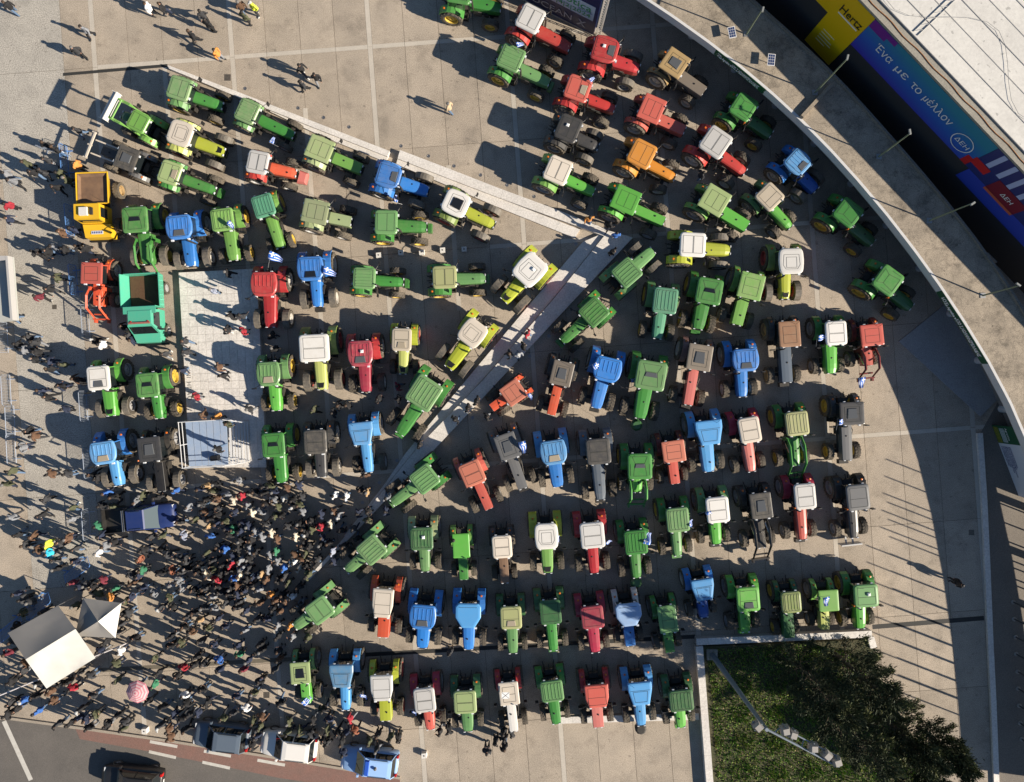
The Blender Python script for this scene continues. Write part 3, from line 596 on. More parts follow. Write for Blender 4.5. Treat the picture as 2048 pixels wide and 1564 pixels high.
(1018,1388,1028,1460,180,160,'flat','cream','white','red','g','x','white-hooded tractor with crossed sheet on its cream roof'),
(1104,1383,1113,1447,170,180,'rib','jdf','jd','jd','g','g','green ribbed-roof tractor between white-hooded and red tractors'),
(1194,1393,1197,1452,180,190,'zet','fred','pink','red','g','w','red tractor with pink hood in the last row'),
(1281,1388,1283,1450,180,190,'taper','lblue','lblue','lblue','g','o','light blue tractor with wide black nose weight'),
(1363,1402,1363,1455,170,185,'rib','jdd','brt','jdd','g','g','green ribbed-roof tractor against the marble edge of the grass bed'),
]
for t in T: tractor(*t, group='tractors parked on the plaza')
# pink nose weight of the grey-roofed orange tractor
# ------------------------------------------------------------------ curved canopy walkway
def xy(px, py, h=0): v = W(px, py, h); return (v.x, v.y)
ZT, ZB = 3.7, 3.0
inner = [(1180,-60),(1277,0),(1345,45),(1414,92),(1475,142),(1535,191),(1602,249),(1652,308),(1703,358),(1767,439),(1818,500),(1869,572),(1917,647),(1970,733),(2003,785),(2048,875),(2085,985),(2115,1110),(2140,1250),(2160,1400),(2172,1560),(2175,1650)]
outer = [(1400,-90),(1524,16),(1610,88),(1660,142),(1693,171),(1740,228),(1781,278),(1840,340),(1891,396),(1955,479),(2000,543),(2046,613),(2080,670),(2125,760),(2165,850),(2200,950),(2232,1060),(2262,1190),(2285,1330),(2300,1470),(2310,1600),(2313,1680)]
def smooth(L, n=3):
    for _ in range(n): L = [L[0]]+[((a[0]+2*b[0]+c[0])/4,(a[1]+2*b[1]+c[1])/4) for a, b, c in zip(L, L[1:], L[2:])]+[L[-1]]
    return L
IN = smooth([xy(*p, ZB) for p in inner], 4); OUT = smooth([xy(*p, ZT) for p in outer], 4)
def resample(pts, n):
    P = [Vector((*p,0)) for p in pts]; d = [0]
    for a, b in zip(P, P[1:]): d.append(d[-1]+(b-a).length)
    out = []
    for k in range(n):
        t = d[-1]*k/(n-1); i = max(j for j in range(len(d)) if d[j] <= t+1e-6); i = min(i, len(P)-2)
        u = (t-d[i])/(d[i+1]-d[i]); out.append(P[i].lerp(P[i+1], u))
    return out
NI = 90
I_, O_ = resample(IN, NI), resample(OUT, NI)
cw = empty('canopy_walkway', (I_[0].x,I_[0].y,0), 0, 'long curved concrete canopy with white fascia along the plaza edge', 'canopy')
def wl(o): o.location = Vector(o.location)-Vector(cw.location); return o
mb = MB()
for i in range(NI-1): mb.prism([tuple(I_[i].xy),tuple(I_[i+1].xy),tuple(O_[i+1].xy),tuple(O_[i].xy)], ZB+.05, ZT-.03)
slab_top = wl(obj('deck', mb, WALK, cw))
# fascia pieces along the inner edge
for k in range(0, NI-1, 3):
    mb = MB()
    for i in range(k, min(k+3, NI-1)):
        a, b = I_[i], I_[i+1]; d = (b-a).normalized(); n = Vector((d.y,-d.x,0)); n = n if n.dot(O_[i]-a) > 0 else -n
        mb.prism([tuple((a-n*.02).xy),tuple((b-n*.02).xy),tuple((b+n*.16).xy),tuple((a+n*.16).xy)], ZB, ZT)
    wl(obj('fascia', mb, WALLW, cw))
for k in range(0, NI-1, 3):
    mb = MB()
    for i in range(k, min(k+3, NI-1)):
        a, b = O_[i], O_[i+1]; n = (I_[i]-a).normalized()
        mb.prism([tuple(a.xy),tuple(b.xy),tuple((b+n*.22).xy),tuple((a+n*.22).xy)], ZB-.1, ZT+.22)
    wl(obj('outer_parapet', mb, ground_mat('parapet_concrete%d' % k, (.22,.20,.17), (.17,.155,.13), 1, 15, .25), cw))
for k in range(2, NI, 5):
    p = I_[k].lerp(O_[k], .45)
    wl(obj('column', MB().lathe([(0,.28),(ZB+.06,.28)], 14, 'z'), WALLW, cw, (p.x,p.y,0)))
mb = MB(); endp = Vector((*xy(2037,992),0)); back = []
for i in range(NI):
    p = I_[i].lerp(O_[i], .42)
    if p.y > endp.y: back.append(p)
back = [p for p in back if p.y > endp.y+1.0]+[endp+Vector((.06,0,0))]
for u, v in zip(back, back[1:]):
    dd = (v-u).normalized(); nn = Vector((-dd.y,dd.x,0)); nn = nn if nn.dot(Vector((1,1,0))) > 0 else -nn
    mb.prism([tuple((u+nn*.08).xy),tuple((v+nn*.08).xy),tuple((v+nn*.28).xy),tuple((u+nn*.28).xy)], 0, ZB+.06)
wl(obj('back_wall', mb, mat('back_wall_render',(.22,.21,.20),.8,dust=.3), cw))
def onw(px, py): return W(px, py, ZT)
# expansion upstand across the deck
a, b = onw(1601,236), onw(1660,172); n = (b-a).normalized(); nn = Vector((-n.y,n.x,0))
wl(obj('expansion_upstand', MB().prism([tuple((a+nn*.12).xy),tuple((b+nn*.12).xy),tuple((b-nn*.12).xy),tuple((a-nn*.12).xy)], ZT-.05, ZT+.32), ground_mat('upstand_concrete',(.33,.27,.2),(.26,.22,.17),1,15,.2), cw))
# lettering on green banner panels of the fascia
def text_mesh(s, size, depth=.01, align='LEFT', bold=0.0):
    cu = bpy.data.curves.new('txt', 'FONT'); cu.body = s; cu.size = size; cu.extrude = depth; cu.align_x = align; cu.resolution_u = 3; cu.offset = bold
    o = bpy.data.objects.new('txt', cu); C.objects.link(o)
    dg = bpy.context.evaluated_depsgraph_get(); me = bpy.data.meshes.new_from_object(o.evaluated_get(dg)); bpy.data.objects.remove(o)
    if not me.materials: me.materials.append(None)
    return me
def frame_at(o, origin, ex, up):
    ex = ex.normalized(); up = up.normalized(); ez = ex.cross(up)
    M = Matrix((ex, up, ez)).transposed().to_4x4(); M.translation = origin; return M
def place(me, name, m, origin, ex, up, parent=None, **k):
    o = obj(name, me, m, None, **k); M = frame_at(o, Vector(origin), Vector(ex), Vector(up))
    if parent is not None:
        o.parent = parent; bpy.context.view_layer.update(); M = parent.matrix_world.inverted() @ M
    o.matrix_world = M if parent is None else o.matrix_world; o.matrix_basis = M; return o
GRN = mat('banner_green', (.012,.085,.035), .55); WHT = mat('print_white', (.84,.84,.82), .6)
def fascia_banner(p0, p1, label):
    a = Vector((*xy(*p0, ZB),0)); b = Vector((*xy(*p1, ZB),0)); pts = [p for p in I_ if (p-a).dot(b-a) > 0 and (p-b).dot(a-b) > 0]; pts = [a]+pts+[b]
    root = empty('fascia_banner', (a.x,a.y,ZB), 0, label, 'banner')
    mb = MB()
    for u, v in zip(pts, pts[1:]):
        d = (v-u).normalized(); n = Vector((d.y,-d.x,0)); n = -n if n.dot(Vector((1,1,0))) > 0 else n
        u2, v2 = u-a, v-a
        mb.add([(*(u2+n*.05).xy,.04),(*(v2+n*.05).xy,.04),(*(v2+n*.05).xy,.68),(*(u2+n*.05).xy,.68),(*(u2+n*.03).xy,.04),(*(v2+n*.03).xy,.04),(*(v2+n*.03).xy,.68),(*(u2+n*.03).xy,.68)], [(0,1,2,3),(7,6,5,4),(3,2,6,7),(0,4,5,1)])
    obj('banner_cloth', mb, GRN, root)
    L_ = sum((v-u).length for u, v in zip(pts, pts[1:])); d = (b-a).normalized(); n = Vector((d.y,-d.x,0)); n = -n if n.dot(Vector((1,1,0))) > 0 else n
    t = 0
    for word, sz, w_ in (('ΕΙΣΟΔΟΣ',.40,.26),('« Agrotica »',.33,.20),('ΑΠΟ Σ.Λ',.40,.16),('ΙΩΑΝΝΗΣ',.40,.17),('ΒΕΛΛΙΔΗΣ',.40,.2)):
        me = text_mesh(word, sz*1.12, .004, bold=.014); mx = max(v.co.x for v in me.vertices); fit = L_*w_*.88/mx
        for v in me.vertices: v.co.x *= fit
        s = t*L_*.87; acc = 0; o2 = a; dd = d
        for u, v in zip(pts, pts[1:]):
            l = (v-u).length
            if acc+l >= s+.1: o2 = u+(v-u)*((s-acc)/l); break
            acc += l
        e = a; acc = 0; s2 = s+L_*w_*.87
        for u, v in zip(pts, pts[1:]):
            l = (v-u).length
            if acc+l >= s2: e = u+(v-u)*((s2-acc)/l); break
            acc += l
        dd = (e-o2).normalized() if (e-o2).length > .1 else d
        place(me, 'lettering', WHT, (o2.x+n.x*.085,o2.y+n.y*.085,ZB+.20), dd, (0,0,1), root)
        t += w_
    e = b-d*.75
    mbx = MB().add([(0,.12,0),(.35,.12,0),(.35,.02,0),(.62,.17,0),(.35,.32,0),(.35,.22,0),(0,.22,0)], [(0,1,2,3,4,5,6)])
    place(mbx.mesh('arrow'), 'arrow', WHT, (e.x+n.x*.085,e.y+n.y*.085,ZB+.17), d, (0,0,1), root)
    return root
fascia_banner((1416,94),(1531,190),'long green entrance banner with white letters above the tan tractor')
fascia_banner((1868,572),(1970,733),'long green entrance banner with white letters on the canopy past the corner tractor')
# lamp poles and solar panels standing on the canopy
GP = mat('pole_green_grey', (.16,.20,.13), .6)
def canopy_pole(bx, by, tx, ty, label, arm=True):
    b = W(bx, by, ZT); rb = math.hypot(bx-CX, by-CY); rt = math.hypot(tx-CX, ty-CY); ht = H-(H-ZT)*rb/rt; t = W(tx, ty, ht)
    r = empty('lamp_pole', (b.x,b.y,ZT-.03), 0, label, 'lamp pole', 'lamp poles on the canopy'); v = t-b
    obj('pole', MB().tube([(0,0,0),(v.x*.5,v.y*.5,v.z*.5),(v.x,v.y,v.z)], [.06,.05,.045], 8), GP, r)
    obj('base_plate', MB().box(-.18,.18,-.18,.18,0,.04), STEEL, r)
    obj('lamp_head', MB().box(-.08,.28,-.07,.07,-.03,.05,tx=.03,ty=.02), mat('lamp_grey',(.25,.26,.25),.5), r, v, random.uniform(0,6))
canopy_pole(1493,68,1527,15,'thin lamp pole on the canopy beside the small dark solar panel')
canopy_pole(1630,185,1695,117,'thin lamp pole on the canopy beside the expansion upstand')
canopy_pole(1758,313,1821,266,'thin lamp pole on the canopy facing the round banner logo')
canopy_pole(1859,441,1949,405,'thin lamp pole on the canopy with a stay wire beside the grey ground boxes')
canopy_pole(1966,591,2040,571,'thin lamp pole on the canopy past the second green banner')
def solar(px, py, sx, sy, rz, label):
    p = W(px, py, ZT+.6); r = empty('solar_panel', (p.x,p.y,ZT-.03), rz, label, 'solar panel')
    obj('panel', MB().box(-sx/2,sx/2,-sy/2,sy/2,.50,.535), mat('panel_frame',(.7,.7,.7),.4), r)
    c = MB()
    for i in range(3):
        for j in range(4): c.box(-sx/2+.03+i*(sx-.06)/3+.01,-sx/2+.03+(i+1)*(sx-.06)/3-.01,-sy/2+.03+j*(sy-.06)/4+.01,-sy/2+.03+(j+1)*(sy-.06)/4-.01,.53,.54)
    obj('solar_cells', c, mat('solar_cell',(.03,.05,.13),.15), r)
    obj('stand', MB().tube([(0,0,0),(0,0,.5)],.03,6), STEEL, r)
solar(1465,63,.5,.75,.2,'small dark solar panel on the canopy above the tan tractor')
solar(1544,118,.5,.8,-.1,'small blue solar panel with white frame on the sunlit canopy')
# cabinet boxes on the outer side
for x, y, s, lb in ((1913,402,.5,'small grey grille box on the ground behind the canopy parapet'),(1975,474,.45,'narrow grey grille box beside the square white ground plate'),(2001,500,.85,'square white plate on the dark lane behind the canopy')):
    p = W(x, y, .3); r = empty('ground_box', (p.x,p.y,.02), .75, lb, 'box')
    obj('box_body', MB().box(-s,s,-s*.6,s*.6,0,.28,tx=.02,ty=.02), mat('box_grey',(.42,.42,.42),.7,dust=.3), r); obj('lid', MB().box(-s*.8,s*.8,-s*.12,s*.12,.28,.30), IRON, r)
# ------------------------------------------------------------------ exhibition hall behind the canopy
E1 = Vector((.69,-.725,0)).normalized(); NF = Vector((-.725,-.69,0)).normalized()   # along the facade, towards the plaza
base = Vector((.725,.69,0))*(860*PX)
hall = empty('exhibition_hall', tuple(base), 0, 'large hall with white ribbed metal roof and printed facade banners', 'building')
def P(t, out, z): return E1*t+NF*out+Vector((0,0,z))
def slabq(t0, t1, o0, o1, z0, z1, mb=None):
    mb = mb or MB(); return mb.prism([tuple(P(t0,o0,0).xy),tuple(P(t1,o0,0).xy),tuple(P(t1,o1,0).xy),tuple(P(t0,o1,0).xy)], z0, z1)
obj('wall', slabq(-22,30,-.4,0,0,8.2), mat('dark_cladding',(.03,.03,.033),.7), hall)
obj('gutter', slabq(-22,30,-.75,.06,8.16,8.34), ground_mat('gutter_grey',(.33,.31,.26),(.27,.25,.21),.7,9,.12), hall)
ROOFW = ground_mat('white_sheet_roof', (.70,.68,.63), (.60,.58,.54), .3, 6, .05, .03, 0, .6, stain=.85)
t = -22.0; kk = 0
while t < 30:                                       # roof sheets, ribs across the facade direction
    obj('roof_sheet', slabq(-22,30,-.75-(kk+1)*1.22+.015,-.75-kk*1.22,8.30,8.42+.01*(kk%2)), ROOFW, hall); kk += 1
    if kk > 17: break
for k in range(17): obj('roof_rib', slabq(-22,30,-.75-k*1.22-.02,-.75-k*1.22+.02,8.40,8.455), mat('rib_grey',(.42,.41,.39),.6), hall)
rk = MB(); s0 = P(1.5,-.9,8.46); s1 = P(1.5,-22,8.46)
rk.tube([s0,s1],.03,5); rk.tube([s0+E1*.35,s1+E1*.35],.03,5)
for k in range(40): rk.tube([s0.lerp(s1,k/40),s0.lerp(s1,(k+1)/40)+E1*.35],.015,4)
obj('roof_ladder', rk, STEEL, hall)
cab_ = MB(); pr = None
cab_.tube([P(-2+k*.55,-.32+.05*math.sin(k*1.3),8.37) for k in range(40)], .03, 5)
obj('gutter_cable', cab_, mat('orange_cable',(.35,.15,.05),.7), hall)
cb2 = MB().tube([P(-3+k*.9,-2.2+1.6*math.sin(k*.55)-.10*k,8.52) for k in range(26)], .013, 4); obj('roof_cable', cb2, mat('cable_grey',(.28,.28,.28),.7), hall)
def print_mat(name, c0, c1, c2):
    m = bpy.data.materials.new(name); m.use_nodes = True; nt = m.node_tree; b = nt.nodes['Principled BSDF']; b.inputs['Roughness'].default_value = .5
    tc = nt.nodes.new('ShaderNodeTexCoord'); sp = nt.nodes.new('ShaderNodeSeparateXYZ'); nt.links.new(tc.outputs['Generated'], sp.inputs[0])
    ad = nt.nodes.new('ShaderNodeMath'); ad.operation = 'MULTIPLY_ADD'; ad.inputs[1].default_value = .25; nt.links.new(sp.outputs['X'], ad.inputs[0]); nt.links.new(sp.outputs['Z'], ad.inputs[2])
    cr = nt.nodes.new('ShaderNodeValToRGB'); cr.color_ramp.elements[0].color = (*c0,1); cr.color_ramp.elements[1].color = (*c2,1); e = cr.color_ramp.elements.new(.5); e.color = (*c1,1)
    nt.links.new(ad.outputs[0], cr.inputs[0]); nt.links.new(cr.outputs[0], b.inputs['Base Color']); return m
YEL = mat('hertz_yellow', (.80,.50,.0), .5); BLK = mat('print_black', (.01,.01,.01), .5)
bn = empty('facade_banner', tuple(base+P(-.67,.06,5.0)), 0, 'teal to purple facade banner with white slogan and round logo', 'banner')
def fpanel(root, org, t0, t1, z0, z1, out, m, name):
    mb = MB(); a = P(t0,out,z0)-org; b = P(t1,out,z0)-org; up = Vector((0,0,z1-z0)); bk = -NF*.02
    mb.add([a,b,b+up,a+up,a+bk,b+bk,b+up+bk,a+up+bk], [(0,1,2,3),(7,6,5,4),(0,4,5,1),(1,5,6,2),(2,6,7,3),(3,7,4,0)]); return obj(name, mb, m, root)
og = P(-.67,.06,5.0)
fpanel(bn, og, -.67,10.4,5.0,8.13,.06, print_mat('banner_gradient',(.05,.03,.42),(.02,.12,.50),(.015,.22,.34)), 'banner_cloth')
fpanel(bn, og, -.66,.7,7.35,8.12,.075, mat('print_purple',(.16,.01,.26),.5), 'purple_block'); fpanel(bn, og, .7,1.4,7.7,8.12,.075, MATS['print_purple'], 'purple_block')
fpanel(bn, og, 9.9,10.4,5.0,5.9,.075, mat('print_red',(.55,.015,.02),.5), 'red_block'); fpanel(bn, og, 10.3,11.6,5.6,6.3,.085, MATS['print_red'], 'red_block')
def ftext(s, size, t, z, out, m, root, length=None, name='lettering'):
    me = text_mesh(s, size, .004); mx = max(v.co.x for v in me.vertices); mn = min(v.co.x for v in me.vertices)
    if length:
        for v in me.vertices: v.co.x = (v.co.x-mn)*length/(mx-mn)
    return place(me, name, m, base+P(t,out,z), E1, (0,0,1), root)
for wd_, ta, tb in (('Ένα',.6,2.0),('με',2.45,3.5),('το',3.9,4.75),('μέλλον',5.1,7.55)): ftext(wd_, .95, ta, 6.35, .09, WHT, bn, tb-ta)
ftext('ΔΕΗ', .55, 8.45, 6.0, .09, WHT, bn, 1.1)
ring = MB(); nseg = 40; ro, ri = .80, .74
pts = [(math.cos(2*math.pi*k/nseg), math.sin(2*math.pi*k/nseg)) for k in range(nseg)]
ring.add([(x*ro,y*ro,0) for x,y in pts]+[(x*ri,y*ri,0) for x,y in pts], [(k,(k+1)%nseg,nseg+(k+1)%nseg,nseg+k) for k in range(nseg)])
place(ring.mesh('ring'), 'logo_ring', WHT, base+P(9.0,.09,6.2), E1, (0,0,1), bn)
hz = empty('facade_banner', tuple(base+P(-3.2,.06,1.9)), 0, 'yellow facade banner with black lettering beside the teal banner', 'banner')
og = P(-3.2,.06,1.9)
fpanel(hz, og, -3.2,-.69,1.9,8.13,.06, YEL, 'banner_cloth'); fpanel(hz, og, -9,-3.2,5.5,8.13,.06, YEL, 'banner_cloth')
ftext('Hertz', .95, -2.75, 6.45, .09, BLK, hz, 1.85); fpanel(hz, og, -2.7,-1.0,6.2,6.3,.08, WHT, 'underline')
for k in range(5): fpanel(hz, og, -2.7,-2.7+random.uniform(.8,1.5),4.1-k*.3,4.17-k*.3,.08, mat('print_pale',(.75,.65,.35),.5), 'small_print')
pb = empty('facade_banner', tuple(base+P(10.42,.06,3.4)), 0, 'dark blue facade poster with white beams and red emblem block', 'banner')
og = P(10.42,.06,3.4)
fpanel(pb, og, 10.42,19,5.0,8.13,.06, mat('print_navy',(.02,.03,.16),.5), 'poster_cloth'); fpanel(pb, og, 10.8,19,3.6,4.99,.06, mat('print_blue',(.03,.06,.42),.5), 'poster_cloth')
for k in range(5): fpanel(pb, og, 11.0+k*.95,11.35+k*.95,6.4,8.1,.08, mat('print_beam',(.42,.48,.72),.5), 'light_beam')
fpanel(pb, og, 12.4,15.0,5.0,6.35,.09, mat('print_maroon',(.20,.012,.03),.5), 'emblem_block'); fpanel(pb, og, 12.4,15,4.75,4.98,.09, mat('print_orange',(.55,.12,.06),.5), 'orange_strip')
ftext('ΔΕΗ', .5, 13.3, 5.5, .12, WHT, pb, .95)
# ------------------------------------------------------------------ hoarding under the canopy and the event billboard
a = Vector((*xy(1983,850),0)); b = Vector((*xy(2037,992),0)); d = (b-a).normalized(); n = Vector((-d.y,d.x,0)); n = n if n.x < 0 else -n
hr = empty('entrance_hoarding', tuple(a), 0, 'green and white printed entrance hoarding under the canopy edge', 'sign'); Lh = (b-a).length
def hp(s0, s1, z0, z1, out, m, name):
    p = d*s0+n*out; q = d*s1+n*out; bk = -n*.03
    return obj(name, MB().add([p+Vector((0,0,z0)),q+Vector((0,0,z0)),q+Vector((0,0,z1)),p+Vector((0,0,z1)),p+bk+Vector((0,0,z0)),q+bk+Vector((0,0,z0)),q+bk+Vector((0,0,z1)),p+bk+Vector((0,0,z1))],[(0,1,2,3),(7,6,5,4),(0,4,5,1),(1,5,6,2),(2,6,7,3),(3,7,4,0)]), m, hr)
hp(0,Lh*.25,.02,3.0,0,GRN,'green_panel'); hp(Lh*.25,Lh,.02,3.0,0,mat('hoarding_white',(.62,.64,.68),.6),'white_panel'); hp(.12,Lh*.24,.08,.55,.02,mat('photo_print',(.30,.26,.04),.6,dust=.9,dustcol=(.04,.12,.01),nscale=9),'printed_photo')
for i, (s, z) in enumerate((('ΕΙΣΟΔΟΣ ΑΓΡΟΤΙΚΑ',1.02),('ΑΠΟ ΤΟ ΣΥΝΕΔΡΙΑΚΟ',.86),('ΚΕΝΤΡΟ ΙΩΑΝΝΗΣ ΒΕΛΛΙΔΗΣ',.70),('ENTRANCE TO AGROTICA',.54),('AT IOANNIS VELLIDIS',.38),('CONGRESS CENTRE',.22))):
    place(text_mesh(s,.17,.003), 'lettering', mat('print_darkblue',(.03,.05,.2),.6), a+d*(Lh*.29)+n*.03+Vector((0,0,z)), d, (0,0,1), hr)
place(text_mesh('Agrotica',.28,.003), 'lettering', WHT, a+d*.15+n*.03+Vector((0,0,1.25)), d, (0,0,1), hr)
for k in range(4): hp(.2,Lh*.23,.68+k*.12,.71+k*.12,.02,WHT,'small_print')
a = W(1186,71); b = W(1000,-24); d = (a-b).normalized(); n = Vector((d.y,-d.x,0)); n = n if n.y < 0 else -n; Lb = (a-b).length
bb = empty('event_billboard', tuple(a), 0, 'dark blue event billboard with white date panel and metal truss post', 'billboard')
def bp(s0, s1, z0, z1, out, m, name, th=.25):
    p = -d*s0+n*out; q = -d*s1+n*out; bk = -n*th; u0 = Vector((0,0,z0)); u1 = Vector((0,0,z1))
    return obj(name, MB().add([p+u0,q+u0,q+u1,p+u1,p+bk+u0,q+bk+u0,q+bk+u1,p+bk+u1],[(0,1,2,3),(7,6,5,4),(0,4,5,1),(1,5,6,2),(2,6,7,3),(3,7,4,0)]), m, bb)
bp(0,Lb,.12,4.6,0,mat('billboard_navy',(.012,.02,.10),.45),'panel'); bp(.0,Lb,.04,.12,.06,mat('sill_white',(.55,.5,.42),.6),'sill',.1)
bp(.25,4.2,1.8,3.55,.015,mat('billboard_white',(.55,.60,.68),.5),'date_panel',.012)
for s, z, sz, c, back, ln in (('OCEAN',.62,.95,'print_silver',5.2,3.35),('agrotica',2.75,1.0,'print_green',3.9,3.4),('1|4|2|2024',2.05,.62,'print_green',3.6,3.1),('INT. EXPO',2.55,.2,'print_darkblue',1.5,1.1)):
    me = text_mesh(s, sz, .004); mx = max(v.co.x for v in me.vertices)
    for v in me.vertices: v.co.x *= ln/mx
    place(me, 'lettering', MATS.get(c) or mat(c, (.45,.47,.55) if c == 'print_silver' else (.02,.30,.08), .5), a-d*back+n*.04+Vector((0,0,z)), d, (0,0,1), bb)
lg = MB(); lg.add([(0,0,0),(.16,0,0),(.75,.75,0),(.62,.75,0)],[(0,1,2,3)]); lg.add([(.1,.75,0),(.26,.75,0),(.5,.42,0),(.42,.30,0)],[(0,1,2,3)]); lg.add([(.45,.3,0),(.75,.0,0),(.6,0,0),(.38,.22,0)],[(0,1,2,3)])
place(lg.mesh('logo'), 'logo', MATS['print_silver'], a-d*1.45+n*.04+Vector((0,0,.55)), d, (0,0,1), bb)
tr = MB(); bx = d*.35
for k in ((-.14,-.14),(.14,-.14),(.14,.14),(-.14,.14)): tr.tube([bx+Vector((k[0],k[1],0)),bx+Vector((k[0],k[1],6.2))],.03,5)
for k in range(20): tr.tube([bx+Vector((-.14,-.14,k*.3)),bx+Vector((.14,-.14,k*.3+.3))],.018,4); tr.tube([bx+Vector((.14,.14,k*.3)),bx+Vector((-.14,.14,k*.3+.3))],.018,4)
obj('truss_post', tr, mat('truss_white',(.6,.57,.53),.45,.3), bb)
# ------------------------------------------------------------------ marble bench and steps
def tread(name, pts, z, parent, nseg):
    # pts: left edge list and right edge list, cut into stone pieces
    A, B = pts; A = resample([xy(*p,z) for p in A], nseg+1); B = resample([xy(*p,z) for p in B], nseg+1)
    for i in range(nseg):
        g_ = .004
        u = (A[i+1]-A[i]).normalized()*g_; v = (B[i+1]-B[i]).normalized()*g_ if (B[i+1]-B[i]).length > 1e-4 else u
        o = obj(name, MB().prism([tuple((A[i]+u).xy),tuple((A[i+1]-u).xy),tuple((B[i+1]-v).xy),tuple((B[i]+v).xy)], 0, z), MARB, parent); 
        o.location = -Vector(parent.location)
bench = empty('marble_bench', tuple(W(335,131)), 0, 'long two-tier white marble bench running up to the corner of the steps', 'bench')
tread('upper_seat', ([(335,130),(500,193),(640,248),(779,302)],[(338,137),(500,204),(640,260),(775,313)]), .42, bench, 11)
tread('upper_seat', ([(800,300),(900,338),(1000,377),(1100,414),(1214,458)],[(795,317),(900,358),(1000,396),(1100,432),(1208,472)]), .42, bench, 10)
tread('lower_seat', ([(540,221),(640,261),(775,314)],[(540,223),(640,271),(772,324)]), .22, bench, 6)
tread('lower_seat', ([(795,318),(900,359),(1000,397),(1160,459)],[(792,328),(900,373),(1000,416),(1150,476)]), .22, bench, 9)
steps = empty('marble_steps', tuple(W(1266,475)), 0, 'two-tier shaded marble steps narrowing towards the crowd', 'steps')
tread('upper_step', ([(1266,475),(1133,616),(999,760),(860,908),(776,995),(700,1076),(620,1159)],[(1217,461),(1108,597),(966,760),(835,895),(777,967),(700,1062),(612,1160)]), .42, steps, 26)
tread('lower_step', ([(1214,463),(1105,599),(964,761),(834,896),(775,968),(690,1074)],[(1165,484),(1060,608),(932,760),(812,905),(768,970),(688,1072)]), .22, steps, 22)
# ------------------------------------------------------------------ marble platform with tiles, stage, barriers
pf = [(357,545),(513,537),(533,935),(380,935)]
PQ = [Vector((*xy(*p,.38),0)) for p in pf]
plat = empty('marble_platform', tuple(PQ[0]), 0, 'low white marble tiled platform between the tractors', 'platform')
core = obj('platform_core', MB().prism([tuple((p-PQ[0]).xy) for p in PQ], 0, .345), mat('platform_mortar',(.60,.57,.53),.9), plat)
nu, nv = 10, 25
for i in range(nu):
    for j in range(nv):
        def bl(u, v): return PQ[0].lerp(PQ[1],u).lerp(PQ[3].lerp(PQ[2],u),v)-PQ[0]
        e = .0015; off = .25/nv if i % 2 else 0
        v0, v1 = j/nv+e/2.5, (j+1)/nv-e/5
        obj('marble_tile', MB().prism([tuple(bl(i/nu+e,v0).xy),tuple(bl((i+1)/nu-e,v0).xy),tuple(bl((i+1)/nu-e,v1).xy),tuple(bl(i/nu+e,v1).xy)], .345, .38+random.uniform(-.002,.003)), MARB, plat)
LET = mat('engraved_black',(.03,.03,.03),.8)
for i, ch in enumerate('ΚΝΙΗΓΑΟ'):
    me = text_mesh(ch, .42, .002); p = W(372+i*.55, 735+i*9.5, .385)
    o = obj('lettering', me, LET, plat, p-Vector(plat.location), -math.pi/2+.05)
sg = empty('metal_stage', tuple(W(371,842,.38)), 0, 'blue-decked metal stage with white pipe railings at the crowd end of the platform', 'stage')
so = Vector(sg.location)
def sp(px, py, h): return W(px,py,h)-so+Vector((0,0,0))
ZD = 1.15
d0, d1, d2, d3 = [sp(*p,ZD) for p in ((370,843),(453,838),(457,929),(378,933))]
for k in range(6):
    u0, u1 = k/6+.006, (k+1)/6-.006
    q = [d0.lerp(d1,u0),d0.lerp(d1,u1),d3.lerp(d2,u1),d3.lerp(d2,u0)]
    obj('deck_plank', MB().add([tuple(p) for p in q]+[tuple(p-Vector((0,0,.06))) for p in q],[(0,1,2,3),(7,6,5,4),(0,4,5,1),(1,5,6,2),(2,6,7,3),(3,7,4,0)]), mat('deck_blue',(.26,.36,.52),.55,dust=.6,dustcol=(.42,.45,.5),nscale=2), sg)
PIPE = mat('pipe_white',(.62,.62,.62),.45)
for a_, b_ in ((d0,d1),(d3,d2),(d0,d3)):
    for hh in (.5,1.0):
        obj('rail', MB().tube([a_+Vector((0,0,hh)),b_+Vector((0,0,hh))],.03,6), PIPE, sg)
for a_ in (d0,d1,d2,d3,d0.lerp(d3,.5)):
    obj('rail_post', MB().tube([a_-Vector((0,0,ZD-.38)),a_+Vector((0,0,1.05))],.03,6), PIPE, sg)
s1, s2 = sp(456,838,ZD), sp(460,928,ZD); e1, e2 = sp(497,843,.45), sp(500,922,.45)
for k in range(7):
    u = (k+.5)/7; a_, b_ = s1.lerp(e1,u), s2.lerp(e2,u)
    dx = Vector((.07,0,0)); q = [a_-dx,a_+dx,b_+dx,b_-dx]
    obj('stair_tread', MB().add([tuple(p) for p in q]+[tuple(p-Vector((0,0,.04))) for p in q],[(0,1,2,3),(7,6,5,4),(0,4,5,1),(1,5,6,2),(2,6,7,3),(3,7,4,0)]), PIPE, sg)
for a_, b_ in ((s1,e1),(s2,e2)):
    obj('stair_rail', MB().tube([a_+Vector((0,0,1)),b_+Vector((0,0,1))],.03,6), PIPE, sg); obj('stair_rail', MB().tube([a_+Vector((0,0,.5)),b_+Vector((0,0,.5))],.03,6), PIPE, sg)
    for u in (.0,.5,1): p_ = a_.lerp(b_,u); obj('rail_post', MB().tube([p_,p_+Vector((0,0,1))],.025,5), PIPE, sg)
obj('loudspeaker', MB().box(-.3,.3,-.2,.2,0,.45,tx=.04,ty=.03), BLKP, None, W(428,917,ZD+.4).xy.to_3d()+Vector((0,0,ZD)), .1, 'black wedge loudspeaker lying on the blue stage deck', 'loudspeaker')
